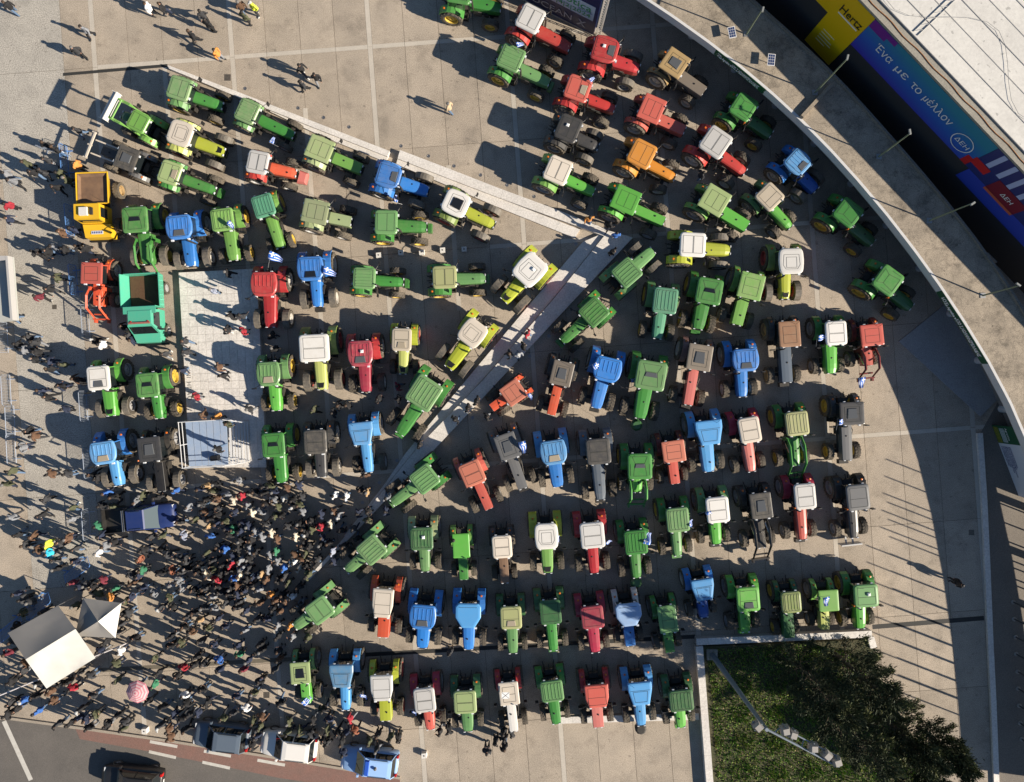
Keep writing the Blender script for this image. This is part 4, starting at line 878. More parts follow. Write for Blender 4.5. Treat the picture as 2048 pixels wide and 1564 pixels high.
obj('loudspeaker', MB().box(-.3,.3,-.25,.25,0,1.3,tx=.03,ty=.03), BLKP, None, W(367,918,1.2).xy.to_3d(), .1, 'tall black loudspeaker beside the stage railing', 'loudspeaker')
BAR = mat('barrier_steel',(.42,.48,.58),.4,.5); BARB = mat('barrier_blue',(.10,.24,.55),.45)
bar_me = MB().tube([(0,0,.18),(0,0,1.02)],.012,5).mesh('bar'); fr_me = MB().tube([(-1.1,0,.15),(-1.1,0,.95),(-1.0,0,1.06),(1.0,0,1.06),(1.1,0,.95),(1.1,0,.15),(-1.1,0,.15)],.024,6).mesh('frame'); ft_me = MB().box(-.03,.03,-.32,.32,0,.05).tube([(0,0,.03),(0,0,.2)],.02,5).mesh('foot')
def barrier(px, py, ang, label, m=BAR, lay=0, group='steel crowd barriers'):
    p = W(px, py, .5 if not lay else .1); r = empty('crowd_barrier', (p.x,p.y,.0 if not lay else .08), math.radians(ang), label, 'barrier', group)
    if lay: r.rotation_euler = (math.radians(lay),0,math.radians(ang))
    obj('frame', fr_me, m, r)
    for k in range(-9,10): obj('bar', bar_me, m, r, (k*.108,0,0))
    for s in (-.8,.8): obj('foot', ft_me, m, r, (s,0,0))
edge = 'steel barrier in the line at the outer edge of the pale strip'; inn = 'steel barrier in the line beside the parked tractors'
for x, y in ((8,675),(14,780),(22,842),(24,897)): barrier(x, y, -87, edge)
for x, y in ((172,640),(168,812),(176,925),(174,1048)): barrier(x, y, -86, inn)
for x, y, l in ((130,320,'blue steel barrier tipped beside the man in the yellow-orange jacket'),(140,440,'blue steel barrier in the shade of the yellow dumper'),(148,560,'blue steel barrier in the shade beside the old red loader tractor')): barrier(x, y, -85, l, BARB)
barrier(108,302,-14,'dark steel barrier standing across the pale strip near a group of people')
barrier(150,1128,38,'blue steel barrier lying askew among people below the pickup', BARB, 60); barrier(72,1200,40,'blue steel barrier lying askew beside the white tents', BARB, 60); barrier(16,1245,40,'blue steel barrier lying askew past the torn end of the tent', BARB, 60)
# gate pavilion at the far left edge
pv = empty('gate_pavilion', tuple(W(-40,575)), 0, 'pale gate pavilion with white rim at the plaza edge', 'pavilion')
po = Vector(pv.location)
q = [Vector((*xy(*p,2.4),0))-po for p in ((-90,512),(17,512),(27,640),(-80,650))]
RIMG = mat('rim_pale',(.42,.41,.40),.8)
obj('roof_rim', MB().prism([tuple(q[1].xy),tuple(q[2].xy),tuple((q[2]+Vector((-.16,0,0))).xy),tuple((q[1]+Vector((-.16,0,0))).xy)], 2.0, 2.5).prism([tuple(q[0].xy),tuple(q[1].xy),tuple((q[1]+Vector((0,-.3,0))).xy),tuple((q[0]+Vector((0,-.3,0))).xy)], 2.0, 2.49), RIMG, pv)
obj('roof_panel', MB().prism([tuple(p.xy) for p in q], 1.85, 1.98), mat('pavilion_roof',(.42,.44,.42),.8,dust=.3), pv)
for p in (q[0],q[3]): obj('post', MB().box(-.08,.08,-.08,.08,0,1.9), WALLW, pv, p*.95)
# white seat cubes
cb = MB().box(-.19,.19,-.19,.19,0,.38,tx=.01,ty=.01).mesh('cube')
for x, y, lb, gr in ((757,510,0,1),(801,505,0,1),(843,504,0,1),(885,500,0,1),(928,498,0,1),(848,1512,'white concrete block with long shadow beyond the last row','x'),(288,1463,'white concrete block near the red lane','x')):
    p = W(x,y,.38)
    o = empty('concrete_block', (p.x,p.y,0), .08, lb or 'small white light cube in the short row between two green tractors', 'block', 'white light cubes in a row' if gr == 1 else None)
    obj('block_body', cb, mat('cube_white',(.72,.70,.66),.7,dust=.2), o); obj('lifting_eye', MB().lathe([(.38,.05),(.40,.05),(.41,.02)],8,'z'), IRON, o)
# ------------------------------------------------------------------ planter bed, grass, mast, trees
bed = empty('planter_wall', tuple(W(1400,1285)), 0, 'white marble edging wall round the grass bed', 'planter'); bo = Vector(bed.location)
def wall_run(p0, p1, wpx, z, n):
    a, b = Vector((*xy(*p0,z),0)), Vector((*xy(*p1,z),0)); dd = (b-a).normalized(); nn = Vector((-dd.y,dd.x,0))*(wpx*PX/2)
    for k in range(n):
        u, v = a.lerp(b,k/n)+dd*.004, a.lerp(b,(k+1)/n)-dd*.004
        obj('coping_stone', MB().prism([tuple((u+nn-bo).xy),tuple((v+nn-bo).xy),tuple((v-nn-bo).xy),tuple((u-nn-bo).xy)], 0, z), MARB, bed)
wall_run((1399,1293),(1424,1620),14,.5,12); wall_run((1393,1284),(1744,1268),13,.5,14); wall_run((1742,1275),(1748,1296),13,.5,1)
wall_run((1116,1441),(1398,1433),13,.12,10)
soil = polyobj('grass_bed', [(1404,1290),(1740,1276),(1748,1340),(1800,1440),(1860,1520),(1880,1640),(1430,1640)], 0, .33, ground_mat('soil_turf', (.045,.055,.02), (.07,.06,.03), .8, 20, .4), kind='structure')
gm = MB(); rnd = random.Random(3)
GPOLY = [(1414,1298),(1600,1286),(1700,1300),(1735,1350),(1790,1440),(1845,1520),(1860,1600),(1438,1600)]
def inpoly(x, y, poly):
    c = False; j = len(poly)-1
    for i in range(len(poly)):
        if (poly[i][1] > y) != (poly[j][1] > y) and x < (poly[j][0]-poly[i][0])*(y-poly[i][1])/(poly[j][1]-poly[i][1])+poly[i][0]: c = not c
        j = i
    return c
cnt = 0
while cnt < 26000:
    x, y = rnd.uniform(1410,1980), rnd.uniform(1286,1600)
    if not inpoly(x, y, GPOLY): continue
    cnt += 1; p = W(x, y, .33); t = rnd.uniform(0,6.28); hh = rnd.uniform(.06,.28)*(1.2 if math.sin(x*.09)+math.cos(y*.11) > .4 else .7); ww = rnd.uniform(.03,.07); l = rnd.uniform(.0,.16); t2 = rnd.uniform(0,6.28)
    c_, s_ = math.cos(t)*ww, math.sin(t)*ww
    gm.add([(p.x-c_,p.y-s_,.31),(p.x+c_,p.y+s_,.31),(p.x+math.cos(t2)*l,p.y+math.sin(t2)*l,.31+hh)],[(0,1,2)], 0 if rnd.random() < .6 else (1 if rnd.random() < .7 else 2))
obj('grass', gm, [mat('grass_green',(.14,.27,.035),.8),mat('grass_yellow',(.27,.32,.06),.8),mat('grass_dry',(.30,.23,.12),.9)], kind='stuff', label='rough green grass growing in the marble-edged bed', cat='grass')
# floodlight mast
b0 = W(1424,1309,.35); rb = math.hypot(400,549); rt = math.hypot(507,698); ht = H-(H-.35)*rb/rt
mast = empty('floodlight_mast', tuple(b0), 0, 'tall grey floodlight mast standing in the grass bed', 'floodlight mast')
MG = mat('mast_grey',(.20,.24,.28),.5,.4)
obj('foundation', MB().box(-.4,.4,-.4,.4,-.02,.12,tx=.03,ty=.03), ground_mat('footing',(.3,.28,.25),(.25,.23,.2),1,20,.2), mast)
obj('pole', MB().tube([(0,0,0),(0,0,ht*.5),(0,0,ht-.2)],[.21,.16,.11],10), MG, mast)
dx = (W(1640,1525,ht)-W(1500,1452,ht)); ex = dx.normalized()
obj('crossarm', MB().tube([Vector((0,0,ht-.3))-ex*.9, Vector((0,0,ht-.3))+ex*4.6],.07,6).tube([Vector((0,0,ht-.3))+ex*.5+Vector((.4,.35,0)),Vector((0,0,ht-.3))+ex*4.2+Vector((.4,.35,0))],.045,6).tube([Vector((0,0,ht-.3))+ex*.5,Vector((0,0,ht-.3))+ex*.5+Vector((.4,.35,0))],.04,5).tube([Vector((0,0,ht-.3))+ex*2.3,Vector((0,0,ht-.3))+ex*2.0+Vector((.4,.35,0))],.04,5).tube([Vector((0,0,ht-.3))+ex*4.2,Vector((0,0,ht-.3))+ex*4.2+Vector((.4,.35,0))],.04,5), MG, mast)
FL = mat('floodlight_alu',(.30,.30,.30),.5,.4,dust=.5,nscale=3)
for s, off, rz in ((-.55,-.1,2.3),(.75,.75,.2),(1.25,.75,-.3),(2.7,.55,.0),(3.6,.5,.8),(4.3,.4,.3)):
    p = Vector((0,0,ht-.15))+ex*s+Vector((.5,.45,0))*off
    f_ = obj('floodlight', MB().loft([[(-.3,-.28,-.3),(.3,-.28,-.3),(.3,.28,-.3),(-.3,.28,-.3)],[(-.3,-.28,.02),(.3,-.28,.02),(.3,.28,.02),(-.3,.28,.02)],[(-.2,-.2,.24),(.2,-.2,.24),(.2,.2,.24),(-.2,.2,.24)]]), FL, mast, p, rz); f_.scale = (.85,.85,.85)
    obj('bracket', MB().box(-.04,.04,-.34,-.29,-.35,.1).box(-.04,.04,.29,.34,-.35,.1), MG, f_)
# dark conifers
LF = [mat('foliage_dark',(.022,.034,.013),.75),mat('foliage_mid',(.055,.070,.026),.75),mat('foliage_lit_tip',(.16,.17,.065),.75)]
BARK = mat('bark',(.09,.065,.045),.9)
def conifer(px, py, r, ht, label, seed):
    rnd = random.Random(seed); p = W(px, py, ht*.5); root = empty('conifer_tree', (p.x,p.y,.3), 0, label, 'tree', 'dark conifers in the grass bed')
    obj('trunk', MB().tube([(0,0,0),(rnd.uniform(-.2,.2),.1,ht*.4),(0,0,ht*.85)],[.20,.13,.04],7), BARK, root)
    lm, mb = MB(), MB()
    for k in range(44):                              # separate plumes of foliage with gaps between them
        f = .12+.86*(k/43)**.9; z = ht*f; t = k*2.4+rnd.uniform(-.5,.5); rr = r*(1.02-f*.80)*rnd.uniform(.62,1.12)
        tipv = Vector((math.cos(t)*rr, math.sin(t)*rr, z+rnd.uniform(.1,.7))); b_ = Vector((0,0,z-.5)); ax = (tipv-b_)
        lm.tube([b_, b_.lerp(tipv,.55), b_.lerp(tipv,.9)+Vector((0,0,.1))], [.05,.03,.012], 4)
        tone = rnd.random(); wd = rnd.uniform(.26,.42)
        for j in range(260):
            u = .25+.78*rnd.random()**.75; spread = wd*(1.15-u*.85); c_ = b_.lerp(tipv,u)+Vector((rnd.gauss(0,spread),rnd.gauss(0,spread),rnd.gauss(0,spread*.7)))
            dd = ax.normalized()*1.2+Vector((rnd.gauss(0,.55),rnd.gauss(0,.55),rnd.gauss(.35,.45))); dd.normalize()
            sd = dd.cross(Vector((rnd.gauss(0,1),rnd.gauss(0,1),rnd.gauss(0,1)))).normalized(); l = rnd.uniform(.10,.24); ww = rnd.uniform(.018,.040)
            mi = 2 if (u > .8 and tone > .45 and rnd.random() < .5) else (1 if rnd.random() < tone*.7 else 0)  # outer plume ends take a paler colour, painting in sunlit tips
            mb.add([tuple(c_-sd*ww),tuple(c_+sd*ww),tuple(c_+dd*l+sd*ww*.5),tuple(c_+dd*(l*1.25)),tuple(c_+dd*l-sd*ww*.5)],[(0,1,2,3,4)],mi)
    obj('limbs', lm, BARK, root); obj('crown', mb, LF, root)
for i, (x, y, r, h_, l) in enumerate(((1632,1368,2.9,9.0,'dark conifer overhanging the old olive green tractor'),(1722,1352,2.8,8.2,'dark conifer at the corner end of the marble edging'),(1690,1452,3.3,9.2,'broad dark conifer in the middle of the grass bed clump'),(1800,1470,2.8,7.5,'dark conifer leaning towards the kerb wall'),(1880,1492,2.1,5.8,'small dark conifer closest to the kerb wall'),(1860,1562,2.2,5.0,'lower dark conifer on the road side by the kerb wall'))):
    conifer(x, y, r, h_, l, 20+i)
# slender flag poles on the far right
for i, (x, y) in enumerate(((2026,1204),(2028,1238),(2031,1274),(2032,1308),(2035,1343),(2036,1377),(2038,1411),(2040,1446),(2043,1478),(2055,1168),(2057,1134),(2060,1100),(2063,1066),(2066,1032))+tuple((2068+k*2.2,1118+k*34.5) for k in range(12))):
    p = W(x, y); r = empty('flag_pole', tuple(p), 0, 'slender tall metal pole in the first row beyond the kerb wall' if i < 14 else 'slender tall metal pole in the second row beyond the kerb wall', 'pole', 'first row of tall poles' if i < 14 else 'second row of tall poles')
    obj('shaft', cached('fp1', lambda: MB().tube([(0,0,0),(0,0,3.0),(0,0,6.0)],[.06,.05,.045],7).mesh('shaft')), mat('pole_dark',(.10,.10,.10),.5,.3), r); obj('base_cap', cached('fp2', lambda: MB().lathe([(0,.17),(.04,.17),(.10,.12)],10,'z').mesh('cap')), FL, r)
# ------------------------------------------------------------------ tents, umbrella
def tent_face(root, pts, m, name='roof_cloth', nu=8, nv=6, amp=.02, seed=1):
    rn = random.Random(seed); a, b, c, d = [Vector(p) for p in pts]; vs, fs = [], []
    for j in range(nv+1):
        for i in range(nu+1):
            u, v = i/nu, j/nv; p = a.lerp(b,u).lerp(d.lerp(c,u),v); p.z += (rn.gauss(0,amp)-.10*math.sin(math.pi*u)*math.sin(math.pi*v)) if 0 < i < nu and 0 < j < nv else 0; vs.append(p)
    for j in range(nv):
        for i in range(nu): k = j*(nu+1)+i; fs.append((k,k+1,k+nu+2,k+nu+1))
    mb = MB().add(vs, fs); me = mb.mesh(name, smooth=True); return obj(name, me, m, root)
CAN = mat('tent_canvas',(.68,.67,.62),.8,dust=.25,dustcol=(.4,.38,.33),nscale=1.2); CAN_SHADE = mat('tent_canvas_shade',(.24,.23,.22),.85,dust=.3,dustcol=(.3,.28,.24),nscale=1.2)  # second canvas is the same white cloth with shade put into its colour
def tentroot(px, py, label): p = W(px, py); return empty('market_tent', tuple(p), 0, label, 'tent')
tn = tentroot(102,1300,'white gabled tent with creased canvas standing in the crowd'); to = Vector(tn.location)
pt = lambda x, y, h: W(x,y,h)-to
r0, r1 = pt(51,1319,2.9), pt(151,1258,2.9)
tent_face(tn, [r0,r1,pt(191,1316,2.2),pt(93,1377,2.2)], CAN, seed=2, amp=.045); tent_face(tn, [pt(16,1266,2.2),pt(116,1211,2.2),r1,r0], CAN_SHADE, seed=3)
for c_ in ((191,1316),(93,1377),(16,1266),(116,1211)):
    v = pt(*c_,2.2); obj('tent_pole', MB().tube([(v.x,v.y,0),(v.x,v.y,2.2)],.03,5), STEEL, tn)
tn = tentroot(205,1240,'white pyramid tent with shaded faces coloured grey beside the gabled tent'); to = Vector(tn.location)
A_ = pt(196,1243,3.0); cs = [pt(166,1196,2.1),pt(243,1206,2.1),pt(231,1276,2.1),pt(150,1272,2.1)]
for k in range(4):
    tent_face(tn, [cs[k],cs[(k+1)%4],A_,A_], CAN if k == 1 else CAN_SHADE, nu=6, nv=4, seed=5+k)
    obj('tent_pole', MB().tube([(cs[k].x,cs[k].y,0),(cs[k].x,cs[k].y,2.1)],.03,5), STEEL, tn)
a, b = W(-30,1403,1.1), W(252,1287,1.1); bmr = empty('barrier_boom', (a.x,a.y,0), 0, 'long white boom pole passing under the gabled tent', 'boom')
obj('boom', MB().tube([(0,0,1.1),(b.x-a.x,b.y-a.y,1.1)],.045,6), mat('boom_white',(.7,.66,.66),.5), bmr); obj('boom_post', MB().box(-.12,.12,-.12,.12,0,1.15), BLKP, bmr)
p = W(273,1385,2.1); um = empty('umbrella', (p.x,p.y,0), 0, 'pink striped umbrella held open in the crowd', 'umbrella')
PK = [mat('umbrella_pink',(.55,.20,.24),.7),mat('umbrella_stripe',(.62,.42,.43),.7)]; mb = MB(); ns, nr = 8, 9
for j in range(nr):
    for i in range(ns):
        def up(i, r): t = 2*math.pi*i/ns; return (math.cos(t)*r*.82, math.sin(t)*r*.82, 2.28-.30*r**1.6)
        r0_, r1_ = j/nr, (j+1)/nr
        if j == 0: mb.add([up(i,0),up(i,r1_),up(i+1,r1_)],[(0,1,2)],j % 2)
        else: mb.add([up(i,r0_),up(i,r1_),up(i+1,r1_),up(i+1,r0_)],[(0,1,2,3)],j % 2)
obj('canopy_cloth', mb, PK, um); obj('shaft', MB().tube([(0,0,1.05),(0,0,2.32)],.012,5), STEEL, um)
# ------------------------------------------------------------------ cars, pickup, trucks
def wheel_set(root, xs, y, R, wd, rim='g'):
    for x in xs:
        for s in (-1,1):
            wl_ = obj('wheel', cached(('cw',R,wd), lambda: MB().lathe([(-wd/2*.8,R*.62),(-wd/2,R*.8),(-wd/2*.85,R*.98),(wd/2*.85,R*.98),(wd/2,R*.8),(wd/2*.8,R*.62)],22,'y',cap=False).mesh('tyre')), RUB, root, (x,s*y,R), math.pi if s < 0 else 0)
            obj('rim', cached(('cr',R,wd), lambda: MB().lathe([(-wd*.4,R*.4),(-wd*.4,R*.62),(wd*.3,R*.60),(wd*.32,R*.3),(wd*.42,R*.12)],18,'y').mesh('rim')), RIMS[rim], wl_)
def body_loft(secs, m=0):
    mb = MB(); rings = []
    for x, hw, z0, z1, c in secs: rings.append([(x,-hw,z0+c*.5),(x,-hw*.85,z0),(x,hw*.85,z0),(x,hw,z0+c*.5),(x,hw,z1-c),(x,hw*.90,z1-c*.25),(x,hw*.5,z1),(x,-hw*.5,z1),(x,-hw*.90,z1-c*.25),(x,-hw,z1-c)])
    return mb.loft(rings)
def car(px, py, ang, L, Wd, col, label, suv=True):
    p = W(px, py, .9); r = empty('car', (p.x,p.y,0), ang, label, 'car'); h = Wd/2; k = L/4.4; m = paint(col,.05)
    b = obj('body', body_loft([(-2.15*k,h*.82,.45,.95,.12),(-2.05*k,h*.94,.3,1.02,.14),(-1.2*k,h,.25,1.05,.12),(0,h,.25,1.05,.12),(1.0*k,h*.99,.25,1.02,.14),(1.75*k,h*.94,.28,.92,.16),(2.1*k,h*.8,.38,.80,.16)]).mesh('body', True), m, r)
    mb = MB(); mb.loft([[(-2.0*k,-h*.86,1.0),(.95*k,-h*.9,1.0),(.95*k,h*.9,1.0),(-2.0*k,h*.86,1.0)],[(-1.75*k,-h*.72,1.55),(.25*k,-h*.74,1.58),(.25*k,h*.74,1.58),(-1.75*k,h*.72,1.55)]])
    obj('window_glass', mb, GLASS, r)
    obj('roof', MB().loft([[(-1.78*k,-h*.74,1.53),(.28*k,-h*.76,1.56),(.28*k,h*.76,1.56),(-1.78*k,h*.74,1.53)],[(-1.76*k,-h*.72,1.60),(.2*k,-h*.74,1.63),(.2*k,h*.74,1.63),(-1.76*k,h*.72,1.60)],[(-1.5*k,-h*.5,1.64),(-.1*k,-h*.5,1.66),(-.1*k,h*.5,1.66),(-1.5*k,h*.5,1.64)]]).mesh('roof', False), m, r)
    for s in (-1,1):
        for xa, xb in ((.93*k,.27*k),(-.45*k,-.5*k),(-1.95*k,-1.74*k)): obj('pillar', MB().tube([(xa,s*h*.895,1.0),(xb,s*h*.75,1.57)],.04,4), m, r)
        obj('mirror', MB().box(-.08,.08,-.1,.1,0,.14,tx=.02,ty=.02), m, r, (.72*k,s*(h+.1),1.0))
        obj('headlight', MB().box(-.16,.05,-.16,.16,0,.12,tx=.03,ty=.02), LAMP, r, (1.95*k,s*h*.66,.72))
        obj('tail_light', MB().box(-.04,.12,-.12,.12,0,.28,tx=.02,ty=.02), REDLENS, r, (-2.14*k,s*h*.74,.78))
        obj('roof_rail', MB().tube([(-1.5*k,s*h*.68,1.66),(-.1*k,s*h*.68,1.69)],.022,5), BLKP, r)
        obj('wiper', MB().tube([(.92*k,s*.1,1.04),(.55*k,s*.45,1.34)],.012,4), BLKP, r)
    obj('number_plate', MB().box(-.02,.02,-.25,.25,0,.11), mat('plate_white',(.7,.7,.68),.5), r, (-2.16*k,0,.62))
    wheel_set(r, (1.32*k,-1.32*k), h-.12, .34, .22); return r
LEFT = math.radians(180-7)
car(440,1474,LEFT,4.25,1.85,'slate','dark slate blue car parked beside the red lane')
car(576,1492,LEFT,4.25,1.85,'white','white car parked between the dark car and the light bar patrol car')
pc = car(738,1524,LEFT,4.3,1.8,'pblue','pale blue and white patrol car with roof light bar'); obj('light_bar', MB().box(-.15,.15,-.55,.55,1.66,1.78,tx=.03,ty=.04), mat('lightbar_blue',(.03,.10,.5),.2), pc)
car(262,1562,LEFT+.02,4.6,1.85,'black','black car on the road beside the red lane')
p = W(277,1037,1.0); r = empty('pickup_truck', (p.x,p.y,0), math.radians(5.5), 'dark blue double-cab pickup with open black bed in the crowd', 'pickup'); m = paint('navy',.06); h = .92
obj('body', body_loft([(-.62,h,.4,1.08,.1),(.7,h,.35,1.08,.1),(1.5,h*.98,.35,1.1,.14),(2.3,h*.94,.4,1.02,.18),(2.6,h*.8,.5,.9,.16)]).mesh('body', True), m, r)
bd = MB(); bd.box(-2.62,-.6,-.9,.9,.5,.62); bd.box(-2.62,-.6,-.92,-.84,.5,1.08); bd.box(-2.62,-.6,.84,.92,.5,1.08); bd.box(-2.66,-2.58,-.92,.92,.5,1.08); obj('cargo_bed', bd, paint('black',.1), r)
obj('window_glass', MB().loft([[(-.62,-.84,1.05),(1.55,-.84,1.05),(1.55,.84,1.05),(-.62,.84,1.05)],[(-.5,-.70,1.68),(.75,-.70,1.70),(.75,.70,1.70),(-.5,.70,1.68)]]), mat('pale_windscreen',(.10,.13,.14),.08,coat=.5), r)
obj('roof', MB().loft([[(-.55,-.72,1.66),(.8,-.72,1.69),(.8,.72,1.69),(-.55,.72,1.66)],[(-.5,-.68,1.74),(.72,-.68,1.77),(.72,.68,1.77),(-.5,.68,1.74)]]), m, r)
obj('roll_bar', MB().tube([(-.72,-.85,1.05),(-.75,-.75,1.6),(-.75,.75,1.6),(-.72,.85,1.05)],.04,6).tube([(-.85,-.85,1.05),(-.88,-.75,1.6),(-.88,.75,1.6),(-.85,.85,1.05)],.04,6), CHROME, r)
for s in (-1,1):
    obj('roof_rail', MB().tube([(-.3,s*.62,1.78),(.55,s*.62,1.80)],.022,5), CHROME, r); obj('mirror', MB().box(-.08,.08,-.1,.1,0,.16,tx=.02,ty=.02), m, r, (1.25,s*1.02,1.08)); obj('headlight', MB().box(-.16,.06,-.15,.15,0,.14,tx=.03,ty=.02), LAMP, r, (2.48,s*.62,.78)); obj('tail_light', MB().box(-.03,.03,-.08,.08,0,.25), REDLENS, r, (-2.67,s*.8,.75))
    obj('pillar', MB().tube([(1.5,s*.84,1.06),(.78,s*.71,1.70)],.04,4), m, r)
obj('paper_sheet', MB().box(0,.3,-.2,.2,0,.01), WHT, r, (1.05,-.45,1.42)).rotation_euler = (0,.7,0)
wheel_set(r, (1.62,-1.65), .80, .38, .26)
# turquoise tipper truck, nose pointing down the picture
p = W(289,617,1.6); tk = empty('tipper_truck', (p.x,p.y,0), math.radians(-87), 'turquoise tipper truck with open rusty-brown load box', 'truck'); m = paint('turq',.25); z = 2.15
bx = MB(); x0, x1, hw = -2.45, -.05, 1.12
bx.box(x0,x1,-hw,hw,.98,1.06); bx.box(x0,x0+.06,-hw,hw,1.0,z); bx.box(x1-.06,x1,-hw,hw,1.0,z+.12)
for s in (-1,1): bx.loft([[(x0,s*hw,1.0),(x1,s*hw,1.0),(x1,s*(hw+.28),z),(x0,s*(hw+.28),z)],[(x0,s*(hw-.05),1.0),(x1,s*(hw-.05),1.0),(x1,s*(hw+.23),z),(x0,s*(hw+.23),z)]])
lb_ = obj('load_box', bx, m, tk)
obj('box_floor', MB().box(x0+.08,x1-.08,-hw+.06,hw-.06,1.06,1.36), mat('rusty_floor',(.07,.035,.018),.9,dust=.4,dustcol=(.2,.1,.05)), lb_)
for k in range(7): obj('side_rib', MB().box(-.04,.04,-.02,.02,0,.5), m, lb_, (x0+.2+k*.34,hw+.27,1.6)); obj('side_rib', MB().box(-.04,.04,-.02,.02,0,.5), m, lb_, (x0+.2+k*.34,-hw-.27,1.6))
obj('headboard', MB().box(0,.5,-1.15,1.15,0,.05), m, tk, (x1-.02,0,z+.12))
obj('cab', MB().loft([[(.12,-1.0,.75),(1.75,-1.0,.75),(1.75,1.0,.75),(.12,1.0,.75)],[(.1,-1.02,1.5),(1.8,-1.02,1.45),(1.8,1.02,1.45),(.1,1.02,1.5)],[(.15,-.9,2.3),(1.3,-.9,2.3),(1.3,.9,2.3),(.15,.9,2.3)],[(.25,-.8,2.36),(1.15,-.8,2.36),(1.15,.8,2.36),(.25,.8,2.36)]]), m, tk)
obj('windscreen', MB().add([(1.80,-.88,1.52),(1.80,.88,1.52),(1.38,.80,2.24),(1.38,-.80,2.24)],[(0,1,2,3)]), GLASS, tk)
for s in (-1,1):
    obj('door_window', MB().add([(.3,s*1.03,1.55),(1.5,s*1.03,1.55),(1.2,s*.93,2.2),(.35,s*.93,2.2)],[(0,1,2,3)]), GLASS, tk); obj('mirror', MB().box(-.05,.05,-.16,.16,-.2,.2), BLKP, tk, (1.55,s*1.28,1.75)); obj('marker_lamp', MB().lathe([(0,.06),(.06,.05)],8,'z'), REDLENS, tk, (1.0,s*.6,2.36))
obj('nose', MB().loft([[(1.78,-.95,.6),(1.78,.95,.6),(1.78,.98,1.5),(1.78,-.98,1.5)],[(2.45,-.85,.6),(2.45,.85,.6),(2.42,.85,1.25),(2.42,-.85,1.25)]]), m, tk)
obj('bumper', MB().box(2.45,2.6,-1.1,1.1,.45,.72), BLKP, tk); obj('roof_bar', MB().box(1.05,1.17,-.75,.75,2.37,2.45), mat('roofbar_red',(.3,.05,.04),.6,dust=.5), tk); obj('frame', MB().box(-2.4,2.4,-.4,.4,.55,.85), IRON, tk)
wheel_set(tk, (1.55,-1.55), 1.02, .48, .32, 'g')
# yellow dumper
p = W(188,415,1.8); yd = empty('dumper_truck', (p.x,p.y,0), math.radians(-88), 'yellow dumper with rusty open skip by the barriers', 'dumper'); m = paint('yellow',.2)
sk = MB(); x0, x1, hw, z = -2.45,-.25,1.12,1.95
sk.loft([[(x0+.3,-.7,.95),(x1-.2,-.7,.95),(x1-.2,.7,.95),(x0+.3,.7,.95)],[(x0,-hw,z),(x1,-hw,z),(x1,hw,z),(x0,hw,z)]],cap=False); so_ = obj('skip', sk, m, yd)
obj('skip_floor', MB().loft([[(x0+.25,-.9,1.76),(x1-.18,-.9,1.76),(x1-.18,.9,1.76),(x0+.25,.9,1.76)],[(x0+.07,-hw+.08,z-.02),(x1-.05,-hw+.08,z-.02),(x1-.05,hw-.08,z-.02),(x0+.07,hw-.08,z-.02)]],cap=False).add([(x0+.25,-.9,1.76),(x1-.18,-.9,1.76),(x1-.18,.9,1.76),(x0+.25,.9,1.76)],[(0,1,2,3)]), mat('rusty_skip',(.25,.15,.085),.9,dust=.9,dustcol=(.11,.065,.045),nscale=1.6), so_)
for a_, b_ in (((x0,-hw),(x1,-hw)),((x0,hw),(x1,hw)),((x0,-hw),(x0,hw)),((x1,-hw),(x1,hw))): obj('skip_rim', MB().tube([(*a_,z),(*b_,z)],.05,5), m, so_)
obj('cab', MB().loft([[(-.1,-1.0,.9),(1.2,-1.0,.9),(1.2,.75,.9),(-.1,.75,.9)],[(-.1,-1.02,2.5),(.95,-1.02,2.5),(.95,.75,2.5),(-.1,.75,2.5)]]), m, yd)
obj('cab_window', MB().box(.98,1.06,-.85,.6,1.5,2.25), GLASS, yd); obj('side_window', MB().box(.1,.8,.752,.77,1.5,2.3), GLASS, yd)
obj('roof_box', MB().box(.15,.75,-.6,.0,2.5,2.66,tx=.02,ty=.02), mat('ac_white',(.7,.68,.64),.6,dust=.2), yd); obj('roof_light', MB().box(.2,.7,.15,.35,2.5,2.62), IRON, yd)
obj('nose', MB().loft([[(1.15,-1.0,.7),(1.15,1.0,.7),(1.15,1.0,1.55),(1.15,-1.0,1.55)],[(2.1,-.95,.7),(2.1,.95,.7),(2.05,.92,1.42),(2.05,-.92,1.42)]]), m, yd)
pl_ = obj('name_plate', MB().box(-.12,.12,-.42,.42,0,.02), mat('plate_blue_white',(.65,.68,.75),.5), yd, (1.72,0,1.50)); 
for k in range(6): obj('plate_stroke', MB().box(-.07,.07,-.04,.04,.02,.026), mat('print_darkblue2',(.03,.05,.2),.6), pl_, (0,-.32+k*.128,0))
obj('bumper', MB().box(2.1,2.22,-1.05,1.05,.5,.75), BLKP, yd); obj('frame', MB().box(-2.2,2.0,-.4,.4,.5,.9), IRON, yd)
for x in (1.1,-1.5):
    for s in (-1,1):
        q_ = obj('wheel', cached(('ty',.60,.44), lambda: tyre_mesh(.60,.44)), RUB, yd, (x,s*1.18,.60), math.pi if s < 0 else 0); obj('rim', cached(('ri',.60,.44), lambda: rim_mesh(.60,.44)), RIMS['o'], q_)
# pink nose weight
p = W(604,354,1.2); nwt = obj('nose_weight', MB().loft([[(-.3,-.42,.5),(.25,-.36,.5),(.25,.36,.5),(-.3,.42,.5)],[(-.34,-.5,1.0),(.32,-.42,.95),(.32,.42,.95),(-.34,.5,1.0)],[(-.25,-.38,1.2),(.2,-.3,1.12),(.2,.3,1.12),(-.25,.38,1.2)]]), paint('pink',.1), None, (p.x,p.y,0), math.radians(-15), 'pink cast nose weight in front of the orange-hooded tractor', 'weight')
